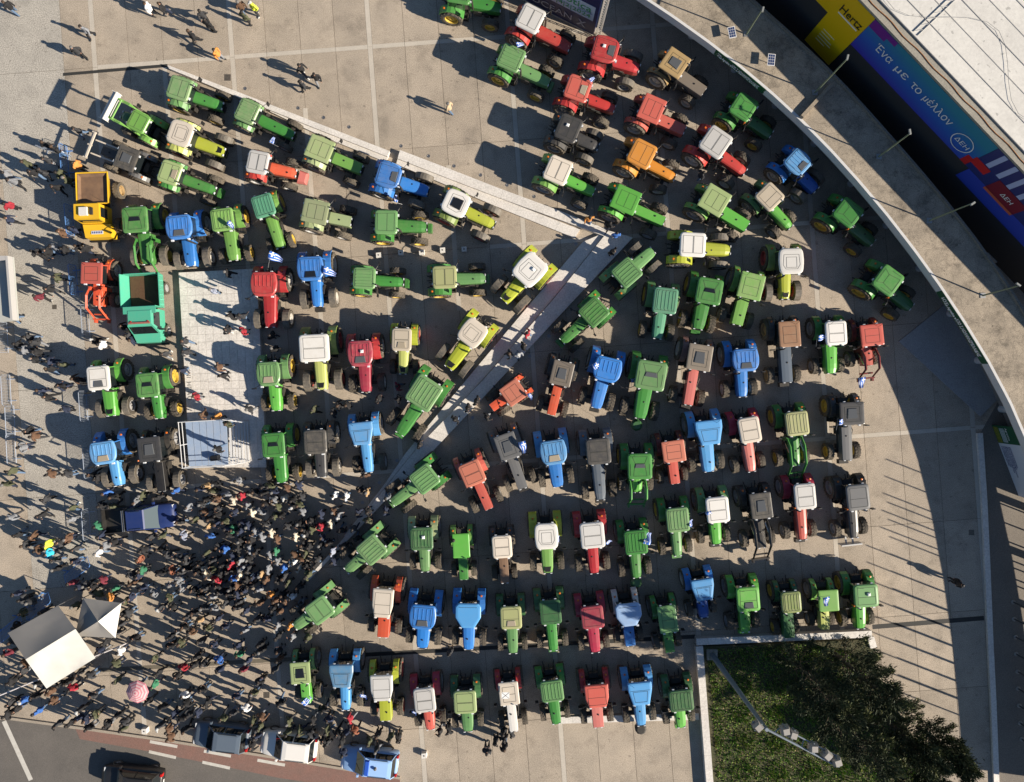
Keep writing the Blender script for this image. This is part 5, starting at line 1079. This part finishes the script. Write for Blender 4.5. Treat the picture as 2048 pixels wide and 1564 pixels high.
# printed sheets on tractor roofs
def sheet(px, py, z, sx, sy, rz, m, label, mark=None):
    p = W(px, py, z); o = obj('roof_sheet_print', MB().box(-sx/2,sx/2,-sy/2,sy/2,0,.012), m, None, (p.x,p.y,z), rz, label, 'sheet')
    return o
o = sheet(1011,1391,2.74,.55,.45,.0,WHT,'white sheet with a black cross laid on the cream tractor roof')
for s in (-1,1): obj('cross_stroke', MB().box(-.33,.33,-.012,.012,.013,.018), BLK, o, (0,0,0), s*.68)
# ------------------------------------------------------------------ flags
FB, FW_ = mat('flag_blue',(.03,.13,.50),.8), mat('flag_white',(.72,.72,.72),.8)
def flag(px, py, h, ang, tilt, label, s=1.0):
    p = W(px, py, h); r = empty('flag', (p.x,p.y,h), math.radians(ang), label, 'flag', 'striped flags on the tractors')
    def f():
        mb = MB(); nx = 10; rn = random.Random(5)
        def pos(i, j): u, v = i/nx*.85, j/9*.55; return (u, v*(.75+.25*math.cos(u*3)), .10*math.sin(u*7+v*2)+.05*math.sin(v*9)-u*.28)
        for i in range(nx):
            for j in range(9):
                cant = i < 4 and j >= 4
                mi = (1 if (i == 2 or j == 6) else 0) if cant else (0 if j % 3 != 1 else 1)
                mb.add([pos(i,j),pos(i+1,j),pos(i+1,j+1),pos(i,j+1)],[(0,1,2,3)],mi)
        return mb.mesh('flag_cloth', nm=2)
    c_ = obj('cloth', cached('flag', f), [FB,FW_], r); c_.scale = (s,s,s); c_.rotation_euler = (tilt,0,0)
    obj('staff', cached(('fs',s), lambda: MB().tube([(0,-.5*s,-.5*s),(0,.6*s,.03)],.012,5).mesh('staff')), STEEL, r)
for x, y, h, a, tl, l, s in ((536,518,2.9,-20,.3,'striped blue and white flag behind the glossy red tractor roof',1.1),(646,548,2.85,-15,.2,'striped flag draped over the blue tractor roof hatch',1),(795,405,2.2,80,.9,'small striped flag hanging on the green tractor above the white cubes',.6),(547,288,2.3,70,.6,'small striped flag on the grey-roofed orange tractor',.55),(955,445,2.6,20,.4,'',.0),(1183,730,3.0,-60,.3,'striped flag fluttering on the roof corner of the blue tractor by the steps',.9),(1263,765,2.2,10,.5,'folded striped flag at the mirror of the large green tractor',.55),(1054,788,2.6,-70,.6,'small striped flag on the orange-red tractor at the steps',.6),(1036,885,2.9,-75,.3,'checked blue and white flag on the grey tractor',1),(1116,1085,2.5,60,.9,'small striped flag beside the lime-fendered tractor',.55),(1212,1089,2.5,10,.8,'small striped flag beside the light grey roof of the red tractor',.55),(1300,1090,2.7,75,.2,'large striped flag at the side of the green tractor under loader arms',.95),(1382,1054,2.5,60,.8,'folded striped flag on the green tractor with pale nose weights',.6),(1410,1025,2.6,-60,.6,'striped flag at the side of the white-roofed bright green tractor',.8),(1636,682,2.5,5,.5,'striped flag beside the clean white-roofed green tractor',.8),(1716,756,1.5,-80,.3,'striped flag hanging on the loader of the faded red tractor',.9),(1677,850,2.6,5,.5,'striped flag beside the dark grey yellow-rimmed tractor',.8),(611,1412,1.6,40,.4,'striped flag on the nose of the green tractor with black roof sheet',.8),(718,1390,2.3,-50,.6,'striped flag beside the worn blue tractor in the last row',.7),(823,1421,2.2,-70,.7,'small striped flag beside the grey-roofed red tractor in the last row',.55),(954,448,2.9,0,0,'',0),(453,446,2.95,-60,.4,'small striped flag on the green tractor facing the platform',.7),(1645,1195,2.75,-75,.2,'striped flag lying on the lime open tractor roof',.85),(1035,95,3.0,20,.4,'small pale flag on the dusty-roofed green tractor by the billboard',.6),(1182,165,2.9,40,.5,'small pale flag on the red tractor with beige hatch',.5)):
    if s: flag(x, y, h, a, tl, l, s)
# ------------------------------------------------------------------ people
def build_body(pose):
    """one continuous skinned figure 1.75 m tall facing +x; material slots: skin, jacket, trousers, shoes"""
    st, arm = pose
    bm = bmesh.new(); lay = bm.verts.layers.skin.verify(); V = {}
    def v(n, p, r): q = bm.verts.new(p); q[lay].radius = (r, r) if not isinstance(r, tuple) else r; V[n] = q
    v('pel',(0,0,.96),.168); v('spi',(0,0,1.16),.185); v('che',(.01,0,1.36),.195); v('nec',(.02,0,1.52),.062); v('hd0',(.035,0,1.61),.085); v('hd1',(.03,0,1.71),.088)
    seg = [('pel','spi'),('spi','che'),('che','nec'),('nec','hd0'),('hd0','hd1')]
    for s, k in ((1,'l'),(-1,'r')):
        f = st*s
        v('hip'+k,(0,s*.10,0.88),.112); v('kne'+k,(.04+f*.18,s*.11,.49),.082); v('ank'+k,(f*.30-.03,s*.115,.10+(.08 if f < 0 else 0)),.058); v('toe'+k,(f*.30+.15,s*.13,.045),.042)
        seg += [('pel','hip'+k),('hip'+k,'kne'+k),('kne'+k,'ank'+k),('ank'+k,'toe'+k)]
        v('sho'+k,(0,s*.195,1.42),.100)
        a = arm[0] if s > 0 else arm[1]
        if a == 'down': e, wv, hn = (-.03-f*.1,s*.27,1.15), (.03-f*.2,s*.27,.92), (.06-f*.24,s*.265,.83)
        elif a == 'pocket': e, wv, hn = (-.10,s*.31,1.16), (.04,s*.24,.98), (.09,s*.20,.92)
        elif a == 'phone': e, wv, hn = (.06,s*.27,1.17), (.26,s*.13,1.28), (.31,s*.08,1.33)
        elif a == 'fold': e, wv, hn = (.05,s*.27,1.17), (.22,s*.04,1.18), (.23,-s*.06,1.20)
        else: e, wv, hn = (.10,s*.32,1.55), (.20,s*.28,1.80), (.22,s*.27,1.89)
        v('elb'+k,e,.074); v('wri'+k,wv,.052); v('han'+k,hn,.036)
        seg += [('che','sho'+k),('sho'+k,'elb'+k),('elb'+k,'wri'+k),('wri'+k,'han'+k)]
    for a, b in seg: bm.edges.new((V[a],V[b]))
    V['pel'][lay].use_root = True
    pos = {n: q.co.copy() for n, q in V.items()}
    me = bpy.data.meshes.new('skel'); bm.to_mesh(me); bm.free()
    o = bpy.data.objects.new('skel', me); C.objects.link(o)
    sk = o.modifiers.new('s','SKIN'); sk.branch_smoothing = .4; sk.use_smooth_shade = True
    o.modifiers.new('d','SUBSURF').levels = 1
    dg = bpy.context.evaluated_depsgraph_get(); res = bpy.data.meshes.new_from_object(o.evaluated_get(dg)); bpy.data.objects.remove(o)
    vs = [tuple(q.co) for q in res.vertices]; fs = [tuple(p.vertices) for p in res.polygons]
    SL = {}
    for a, b in seg:
        n = a[:3]+b[:3]
        SL[(a,b)] = 0 if n in ('nechd0','hd0hd1') or b[:3] == 'han' else 2 if n in ('pelhip','hipkne','kneank') else 3 if b[:3] == 'toe' else 1
    ms = []
    for p in res.polygons:
        c = Vector(p.center); best = None
        for (a, b), s in SL.items():
            A, B = pos[a], pos[b]; t = max(0, min(1, (c-A).dot(B-A)/(B-A).length_squared)); dd = (c-A.lerp(B,t)).length-(.07 if s == 1 else 0)
            if best is None or dd < best[0]: best = (dd, s)
        ms.append(best[1] if not (best[1] == 2 and c.z > .90) else 1)
    mb = MB(); mb.v = vs; mb.f = fs; mb.m = ms
    for s, k in ((1,'l'),(-1,'r')):                  # five fingers on each hand
        hn, wv = pos['han'+k], pos['wri'+k]; d = (hn-wv).normalized(); sd = d.cross(Vector((1,0,0)) if abs(d.x) < .8 else Vector((0,1,0))).normalized(); up = d.cross(sd)
        for i, ln in enumerate((.070,.080,.074,.058)):
            b_ = hn+d*.015+sd*(.024-.016*i); mid = b_+d*ln*.55+up*.006; mb.tube([b_, mid, mid+d*ln*.4+up*.02], [.0085,.008,.006], 4, 0)
        b_ = hn-d*.02+sd*.030; mb.tube([b_, b_+sd*.022+d*.03, b_+sd*.026+d*.055], [.010,.009,.007], 4, 0)
    mb.tube([(.115,0,1.665),(.138,0,1.645)], [.010,.013], 4, 0)                                       # nose
    for s in (-1,1): mb.box(.015,.045,s*.085-.008,s*.085+.008,1.63,1.685,0)                           # ears
    mb.lathe([(1.385,.10),(1.50,.088),(1.535,.082),(1.53,.07)], 10, 'z', (.012,0,0), 1)               # collar
    mb.lathe([(.90,.185),(.93,.195),(1.02,.19)], 12, 'z', (0,0,0), 1)                                # jacket hem
    m = mb.mesh('person', True, 4); return m
POSES = [build_body(p) for p in ((.0,('down','down')),(.9,('down','down')),(.25,('pocket','pocket')),(.1,('phone','down')),(.0,('fold','fold')),(-.8,('down','down')),(.15,('phone','phone')),(.3,('pocket','down')),(.0,('up','down')))]
def hair_mesh(long=False, cap=False):
    mb = MB(); n = 12
    prof = [(1.800,.02),(1.795,.05),(1.770,.088),(1.725,.108),(1.68,.108),(1.64,.098 if not long else .108)]
    rings = []
    for z, r in prof:
        rings.append([(.028+math.cos(2*math.pi*k/n)*r*(1.06 if math.cos(2*math.pi*k/n) < 0 else (.98 if z > 1.72 else .45)), math.sin(2*math.pi*k/n)*r*.95, z) for k in range(n)])
    mb.loft(rings)
    if cap: mb.prism([(.10,-.075),(.215,-.045),(.215,.045),(.10,.075)],1.72,1.735)
    return mb.mesh('hair', True)
HAIR = [hair_mesh(), hair_mesh(True), hair_mesh(False, True)]
CL = dict(black=(.013,.013,.015), charcoal=(.035,.036,.040), navy=(.018,.026,.055), olive=(.07,.075,.04), brown=(.11,.06,.035), grey=(.20,.21,.23), white=(.68,.68,.68), red=(.32,.02,.035), maroon=(.15,.02,.035), orange=(.52,.22,.05), tan=(.38,.25,.13), blue=(.035,.12,.38), cyan=(.03,.40,.58), green=(.035,.17,.09), yellow=(.62,.70,.06), pink=(.65,.36,.40), beige=(.48,.37,.24), rust=(.25,.09,.05), cream=(.56,.50,.40), jeans=(.10,.16,.26), plaid=(.30,.33,.42))
def cloth(c): return mat('cloth_'+c, CL[c], .85, rand=.12, dust=.12, dustcol=tuple(min(1,v*1.8+.01) for v in CL[c]), nscale=5)
SKIN = mat('skin', (.46,.26,.18), .55, rand=.15); SHOE = [mat('shoe_black',(.02,.02,.02),.6), mat('shoe_white',(.6,.6,.58),.6)]
HC = [mat('hair_black',(.018,.014,.012),.6), mat('hair_brown',(.06,.035,.02),.6), mat('hair_grey',(.15,.145,.14),.7), mat('cap_white',(.45,.45,.44),.8)]
def cr(c, r, L): return [((0,500,1000,1500)[c]+x/(3.737 if c == 3 else 3.9096), (0,380,760,1130)[r]+y/(3.737 if c == 3 else 3.9096), k) for x, y, k in L]
D = None
RAW = []
def people(c, r, *items):
    L = []
    for it in items: L.append((it[0], it[1], it[2] if len(it) > 2 else None))
    RAW.extend(cr(c, r, L))
people(0,0,(630,205,'grey'),(560,370,'charcoal'),(1130,30,'white'),(1240,30),(1560,90,'charcoal'),(1600,160),(1470,245,'black'),(1670,390,'orange'),(1860,20,'brown'),(1960,20,'yellow'),(1890,100,'olive'),(575,1000),(330,1115),(400,1150),(335,1235),(175,1265,'olive'),(225,1335),(300,1330),(440,1350),(490,1390),(405,1450),(25,1350,'grey'),(60,1400,'grey'),(570,1275,'orange'),(30,20))
people(1,0,(380,510,'black'),(500,580,'black'),(390,640,'charcoal'),(1550,815,'beige'))
people(2,0,(1590,1350,'charcoal'))
people(2,1,(705,210,'orange'),(860,260,'black'),(915,340,'blue'),(890,470,'black'),(215,1120,'red'),(185,1220,'black'),(75,1280),(140,1285,'grey'))
people(0,1,(35,110,'red'),(40,220),(450,325),(540,300),(250,480),(290,500),(340,470),(395,435,'grey'),(480,460),(590,440),(640,450),(415,680),(350,770),(270,830,'maroon'),(60,1000),(195,1150),(240,1190),(110,1205),(160,1250,'grey'),(260,1265),(235,1320),(365,1340,'navy'),(360,1400),(460,1365),(560,1480),(440,1540),(710,1170),(770,1210,'white'),(935,1070),(1000,1095),(985,1140),(1015,1175),(1260,1280,'charcoal'),(1420,1180,'charcoal'),(1430,1265,'charcoal'),(1640,780,'plaid'),(1760,640,'black'),(1790,980,'black'),(1870,980,'charcoal'),(1755,1090,'black'),(1880,1100,'red'),(1690,1380,'brown'),(1720,1450,'black'),(1400,1410,'navy'))
people(1,1,(150,1135,'black'),(170,1240,'black'))
people(0,2,(290,85),(340,135),(445,50),(610,10),(485,230,'navy'),(190,400),(240,445,'brown'),(140,530,'grey'),(60,720,'olive'),(20,820),(370,740,'brown'),(500,740),(690,750),(740,780),(800,890,'blue'),(860,920),(330,940),(290,1065),(530,1010,'olive'),(530,1100,'grey'),(60,1080,'grey'),(1040,965,'grey'),(1090,910),(850,1000,'olive'),(770,990),(1200,930),(1350,870,'blue'),(1540,860),(1600,940),(1450,1000,'grey'),(1500,1100),(1380,1120),(740,1150,'green'),(760,1230,'navy'),(110,1220),(230,1230,'brown'),(170,1300),(340,1300,'yellow'),(350,1370,'cyan'),(270,1340),(440,1280),(500,1250),(560,1330),(400,1420),(410,1490),(560,1430),(740,1360,'white'),(800,1310,'grey'),(860,1280),(1240,1230),(1150,1240),(1410,1230,'plaid'),(1100,1340),(1220,1340),(1290,1370),(1070,1410,'rust'),(1090,1500,'green'),(1000,1530),(1230,1520),(1320,1500,'rust'),(1510,130,'red'),(1570,270),(1670,290,'orange'),(1930,230,'charcoal'),(1760,350,'olive'),(1680,545,'black'))
people(1,2,(90,840),(170,880),(270,850,'brown'),(360,835,'navy'),(390,920),(370,985),(20,880),(395,1040,'grey'),(540,1060),(640,1040,'brown'),(650,910,'white'),(740,920,'white'),(850,870),(910,885,'tan'),(680,1080,'grey'),(620,1140,'cream'),(545,1155,'red'),(470,1110),(370,1130),(425,1220),(550,1240),(600,1290),(700,1190,'black'),(830,1050),(910,1040),(1050,1030),(800,1170),(910,1110),(1060,930,'grey'),(400,1300),(330,1380,'brown'),(200,1430,'grey'),(330,1440,'white'),(250,1485,'blue'),(430,1470),(500,1460),(630,1360,'plaid'),(640,1430),(720,1310),(830,1250),(440,1540,'olive'),(1600,310),(1320,510),(1700,220),(1770,165),(1850,290),(480,235,'olive'),(680,205),(750,200),(640,260),(990,150),(1150,150),(850,690),(890,750),(1200,830),(1145,50,'maroon'))
people(0,3,(530,155,'maroon'),(600,185),(650,170),(780,130,'maroon'),(700,190),(740,240),(870,200,'green'),(830,265,'orange'),(100,240),(150,280),(210,300),(560,330,'olive'),(310,380),(75,610),(30,710,'maroon'),(170,780),(150,850),(60,930),(1010,160),(1060,100),(1090,190),(1180,230,'grey'),(960,290),(1000,270,'navy'),(930,400),(980,390),(880,550),(920,480),(1030,590),(800,620),(760,680,'navy'),(920,690,'white'),(880,790,'olive'),(680,880),(590,860),(450,950),(500,940),(540,980,'red'),(280,940),(700,1040),(890,920),(50,1100),(160,1080,'blue'),(240,1050),(30,1190),(100,1150),(390,1080),(260,1170,'blue'),(590,1220,'navy'),(520,1260),(650,1230),(720,1190),(670,1290),(810,1270),(900,1200),(950,1250),(940,1300),(1250,1130),(1420,1040,'white'),(1440,1100),(1600,1100),(1360,890),(1410,820,'red'),(1230,350),(1300,270),(1400,190,'grey'),(1490,210),(1580,200),(1680,180),(1700,230),(1790,200),(1840,240),(1890,220),(1740,320),(1650,350,'grey'),(1570,350),(1500,390),(1440,420),(1830,350,'charcoal'),(1900,380),(1540,450,'tan'),(1420,500),(1470,540,'brown'),(1600,510,'olive'),(1680,440),(1740,500),(1890,530,'grey'),(1310,580),(1310,650),(1390,630,'olive'),(1650,640,'navy'),(1840,650),(1690,760,'blue'),(1700,840),(1850,720,'green'),(1880,840,'maroon'),(1920,770),(1570,790),(1510,740),(2000,700),(1830,1050),(1960,1040),(1900,1140,'white'),(2010,930),(1180,960,'green'),(1230,1280),(1300,1310),(1310,1370,'brown'),(1430,1310),(1400,1220),(1340,1190),(1450,1200),(1530,1180),(1720,1220,'olive'),(1800,1180),(1960,1250,'olive'),(1980,1330),(1950,1440))
people(1,3,(110,440),(200,490,'grey'),(300,490,'orange'),(200,580),(320,580,'grey'),(440,590,'olive'),(60,640),(70,690),(210,690),(210,760),(180,840),(60,930),(10,1020),(150,250,'orange'),(50,320),(270,290,'brown'),(310,270,'white'),(220,380,'brown'),(170,360),(380,310,'grey'),(430,100,'olive'),(1560,700),(70,1210),(60,1290,'olive'),(30,1360),(290,1250,'olive'),(280,1330),(370,1330,'olive'),(460,1350),(480,1240),(560,1150),(600,1230),(590,1320,'olive'),(560,1390),(770,1230,'red'),(670,1340),(740,1340),(810,1320,'rust'),(990,1350),(1090,1370,'olive'),(1150,1380),(920,1410,'olive'),(980,1470,'charcoal'),(1480,1330,'black'),(1550,1310,'black'),(1850,1480,'charcoal'),(1920,1400,'black'),(1990,1450,'black'),(1980,1330,'black'),(590,1420))
people(2,3,(40,1440,'black'),(90,1340,'charcoal'),(30,1370,'black'))
people(3,3,(1590,150,'black'))
RAW += [(922-13,1076,'brown'),(1658,1202,'navy')][:1]
rnd = random.Random(11)
DENSE = [(395,960),(470,945),(560,985),(640,1030),(640,1110),(600,1180),(540,1215),(420,1215),(330,1170),(340,1110),(420,1090),(390,1040)]
RING = (430,1100)
dense = []
tries = 0
while len(dense) < 104 and tries < 9000:
    tries += 1; x, y = rnd.uniform(330,645), rnd.uniform(945,1220)
    if not inpoly(x, y, DENSE): continue
    if all((x-a)**2+(y-b)**2 > 13.5**2 for a, b, _ in dense) and all((x-a)**2+(y-b)**2 > 11**2 for a, b, _ in RAW):
        q = rnd.random(); dense.append((x, y, 'cyan' if q < .01 else 'red' if q < .025 else 'pink' if q < .035 else 'tan' if q < .07 else 'brown' if q < .12 else 'blue' if q < .14 else 'green' if q < .15 else 'grey' if q < .24 else 'cream' if q < .35 else 'olive' if q < .42 else None))
more = []
tries = 0
while len(more) < 18 and tries < 6000:               # bystanders among the tents, cars and the last strip of plaza
    tries += 1; x, y = rnd.uniform(0,760), rnd.uniform(1190,1560)
    if y > 1440+.15*x: continue
    if x > 560 and y < 1420: continue
    if all((x-a)**2+(y-b)**2 > 17**2 for a, b, _ in RAW+dense+more) and not (40 < x < 240 and 1200 < y < 1380) and not (375 < x < 640 and 1435 < y): more.append((x, y, None))
PLAT = [(350,540),(515,533),(535,930),(375,930)]; ST_ = [(368,838),(460,835),(462,932),(372,936)]; STEP = [(1217,455),(1275,475),(999,768),(620,1165),(600,1165),(966,755)]
def zone(x, y):
    if inpoly(x, y, ST_): return 'on the blue stage deck', 'people on the stage', ZD
    if inpoly(x, y, PLAT): return 'on the white marble platform', 'people on the marble platform', .38
    if inpoly(x, y, STEP): return 'on the marble steps', 'people on the marble steps', .42
    if 1160 < x < 1240 and 420 < y < 470: return 'beside the marble bench corner', 'people at the bench corner', 0
    if y < 240 and x > 330: return 'on open paving beyond the marble bench', 'people on the open plaza', 0
    if y < 130: return 'on empty paving beyond the bench tip', 'people on the open plaza', 0
    if x < 190 and y < 1000: return 'on the pale strip between the barriers', 'people along the pale strip', 0
    if x > 1400: return 'alone in shade near the kerb wall' if x > 1800 else 'between the red and the green tractor', 'people among the right tractors', 0
    if y > 1405 and x > 330 and x < 860: return 'beside the parked cars', 'people beside the parked cars', 0
    if x > 850 and y > 1400: return 'in the group beyond the last tractor row', 'people beyond the last row', 0
    if x < 330 and y > 1130: return 'in the loose crowd round the tents', 'people round the tents', 0
    if x > 640 and y < 1200: return 'between the tractors and the marble steps', 'people between the tractors', 0
    if x > 500 and y < 830: return 'between the parked tractors', 'people between the tractors', 0
    if x < 370 and y < 1120: return 'around the blue pickup and parked tractors', 'people round the pickup', 0
    if inpoly(x, y, DENSE): return 'in the packed crowd below the stage', 'people in the packed crowd', 0
    return 'in the looser crowd beyond the packed circle', 'people in the spread-out crowd', 0
NAMES = dict(yellow='fluorescent', jeans='denim', plaid='patterned')
def avoid(x, y):
    return False
stuff = []
count = 0
allp = [(p, False) for p in RAW]+[(p, False) for p in more]+[(p, True) for p in dense]
for (px, py, c), dn in allp:
    zn, gr, zb = zone(px, py)
    jc = c or rnd.choice(['black']*6+['charcoal']*3+['navy']*2+['olive','brown','black'])
    tc_ = rnd.choice(['black','black','charcoal','jeans','jeans','navy','grey'] if not dn else ['black','charcoal','jeans'])
    ps = rnd.choice([0,2,3,4,6,7,0,2] if (dn or zn.startswith('in')) else [1,5,0,2,7,1,5])
    if px == 909: ps = 4
    k = rnd.uniform(.94,1.05); p = W(px, py, zb+1.62*k)
    tgt = W(*RING) if zn.startswith('in the packed') or zn.startswith('in the looser') else None
    ang = math.atan2(tgt.y-p.y, tgt.x-p.x)+rnd.gauss(0,.5) if tgt is not None else rnd.uniform(0,6.28)
    hk = rnd.choice([0,0,0,1,2]); hc = rnd.choice([0,0,0,0,1,1,2]) if hk < 2 else rnd.choice([0,0,0,0,0,3])
    mats = [SKIN, cloth(jc), cloth(tc_), SHOE[0 if rnd.random() < .85 else 1]]
    zz = zb if px != 909 else .62
    if count < 300 and (px, py) != (0,0):
        lb = '%s person %s in %s jacket, %s trousers %s' % (('black-haired','brown-haired','grey-haired','white-capped')[hc] if not (hk == 2 and hc < 3) else 'dark-capped', ('standing','walking','hands-in-pockets','holding-phone','arms-folded','walking','holding-phone','hands-in-pockets','waving')[ps], NAMES.get(jc, jc), NAMES.get(tc_, tc_), zn)
        o = obj('person', POSES[ps], mats, None, (p.x,p.y,zz), ang, lb, 'person', gr); o.scale = (k*1.10,k*1.10,k)
        obj('hair', HAIR[hk], HC[hc], o); count += 1
    else: stuff.append((ps, p.x, p.y, zz, ang, k, jc, tc_, hk, hc))
if stuff:
    mb = MB(); mi = {}; ml = []
    def slot(m):
        if m.name not in mi: mi[m.name] = len(ml); ml.append(m)
        return mi[m.name]
    for ps, x, y, z, ang, k, jc, tc_, hk, hc in stuff:
        M = Matrix.Translation((x,y,z)) @ Matrix.Rotation(ang,4,'Z') @ Matrix.Diagonal((k*1.10,k*1.10,k,1))
        for me, mm in ((POSES[ps],[SKIN,cloth(jc),cloth(tc_),SHOE[0]]),(HAIR[hk],[HC[hc]])):
            o_ = len(mb.v); mb.v += [tuple(M @ q.co) for q in me.vertices]
            for pl in me.polygons: mb.f.append(tuple(i+o_ for i in pl.vertices)); mb.m.append(slot(mm[pl.material_index]))
    me = bpy.data.meshes.new('crowd'); me.from_pydata(mb.v,[],mb.f)
    for m in ml: me.materials.append(m)
    me.polygons.foreach_set('material_index', mb.m); me.polygons.foreach_set('use_smooth',[True]*len(me.polygons))
    o = bpy.data.objects.new('crowd', me); C.objects.link(o); tag(o, 'tightly packed standing crowd in dark winter clothes below the stage', 'crowd', None, 'stuff')
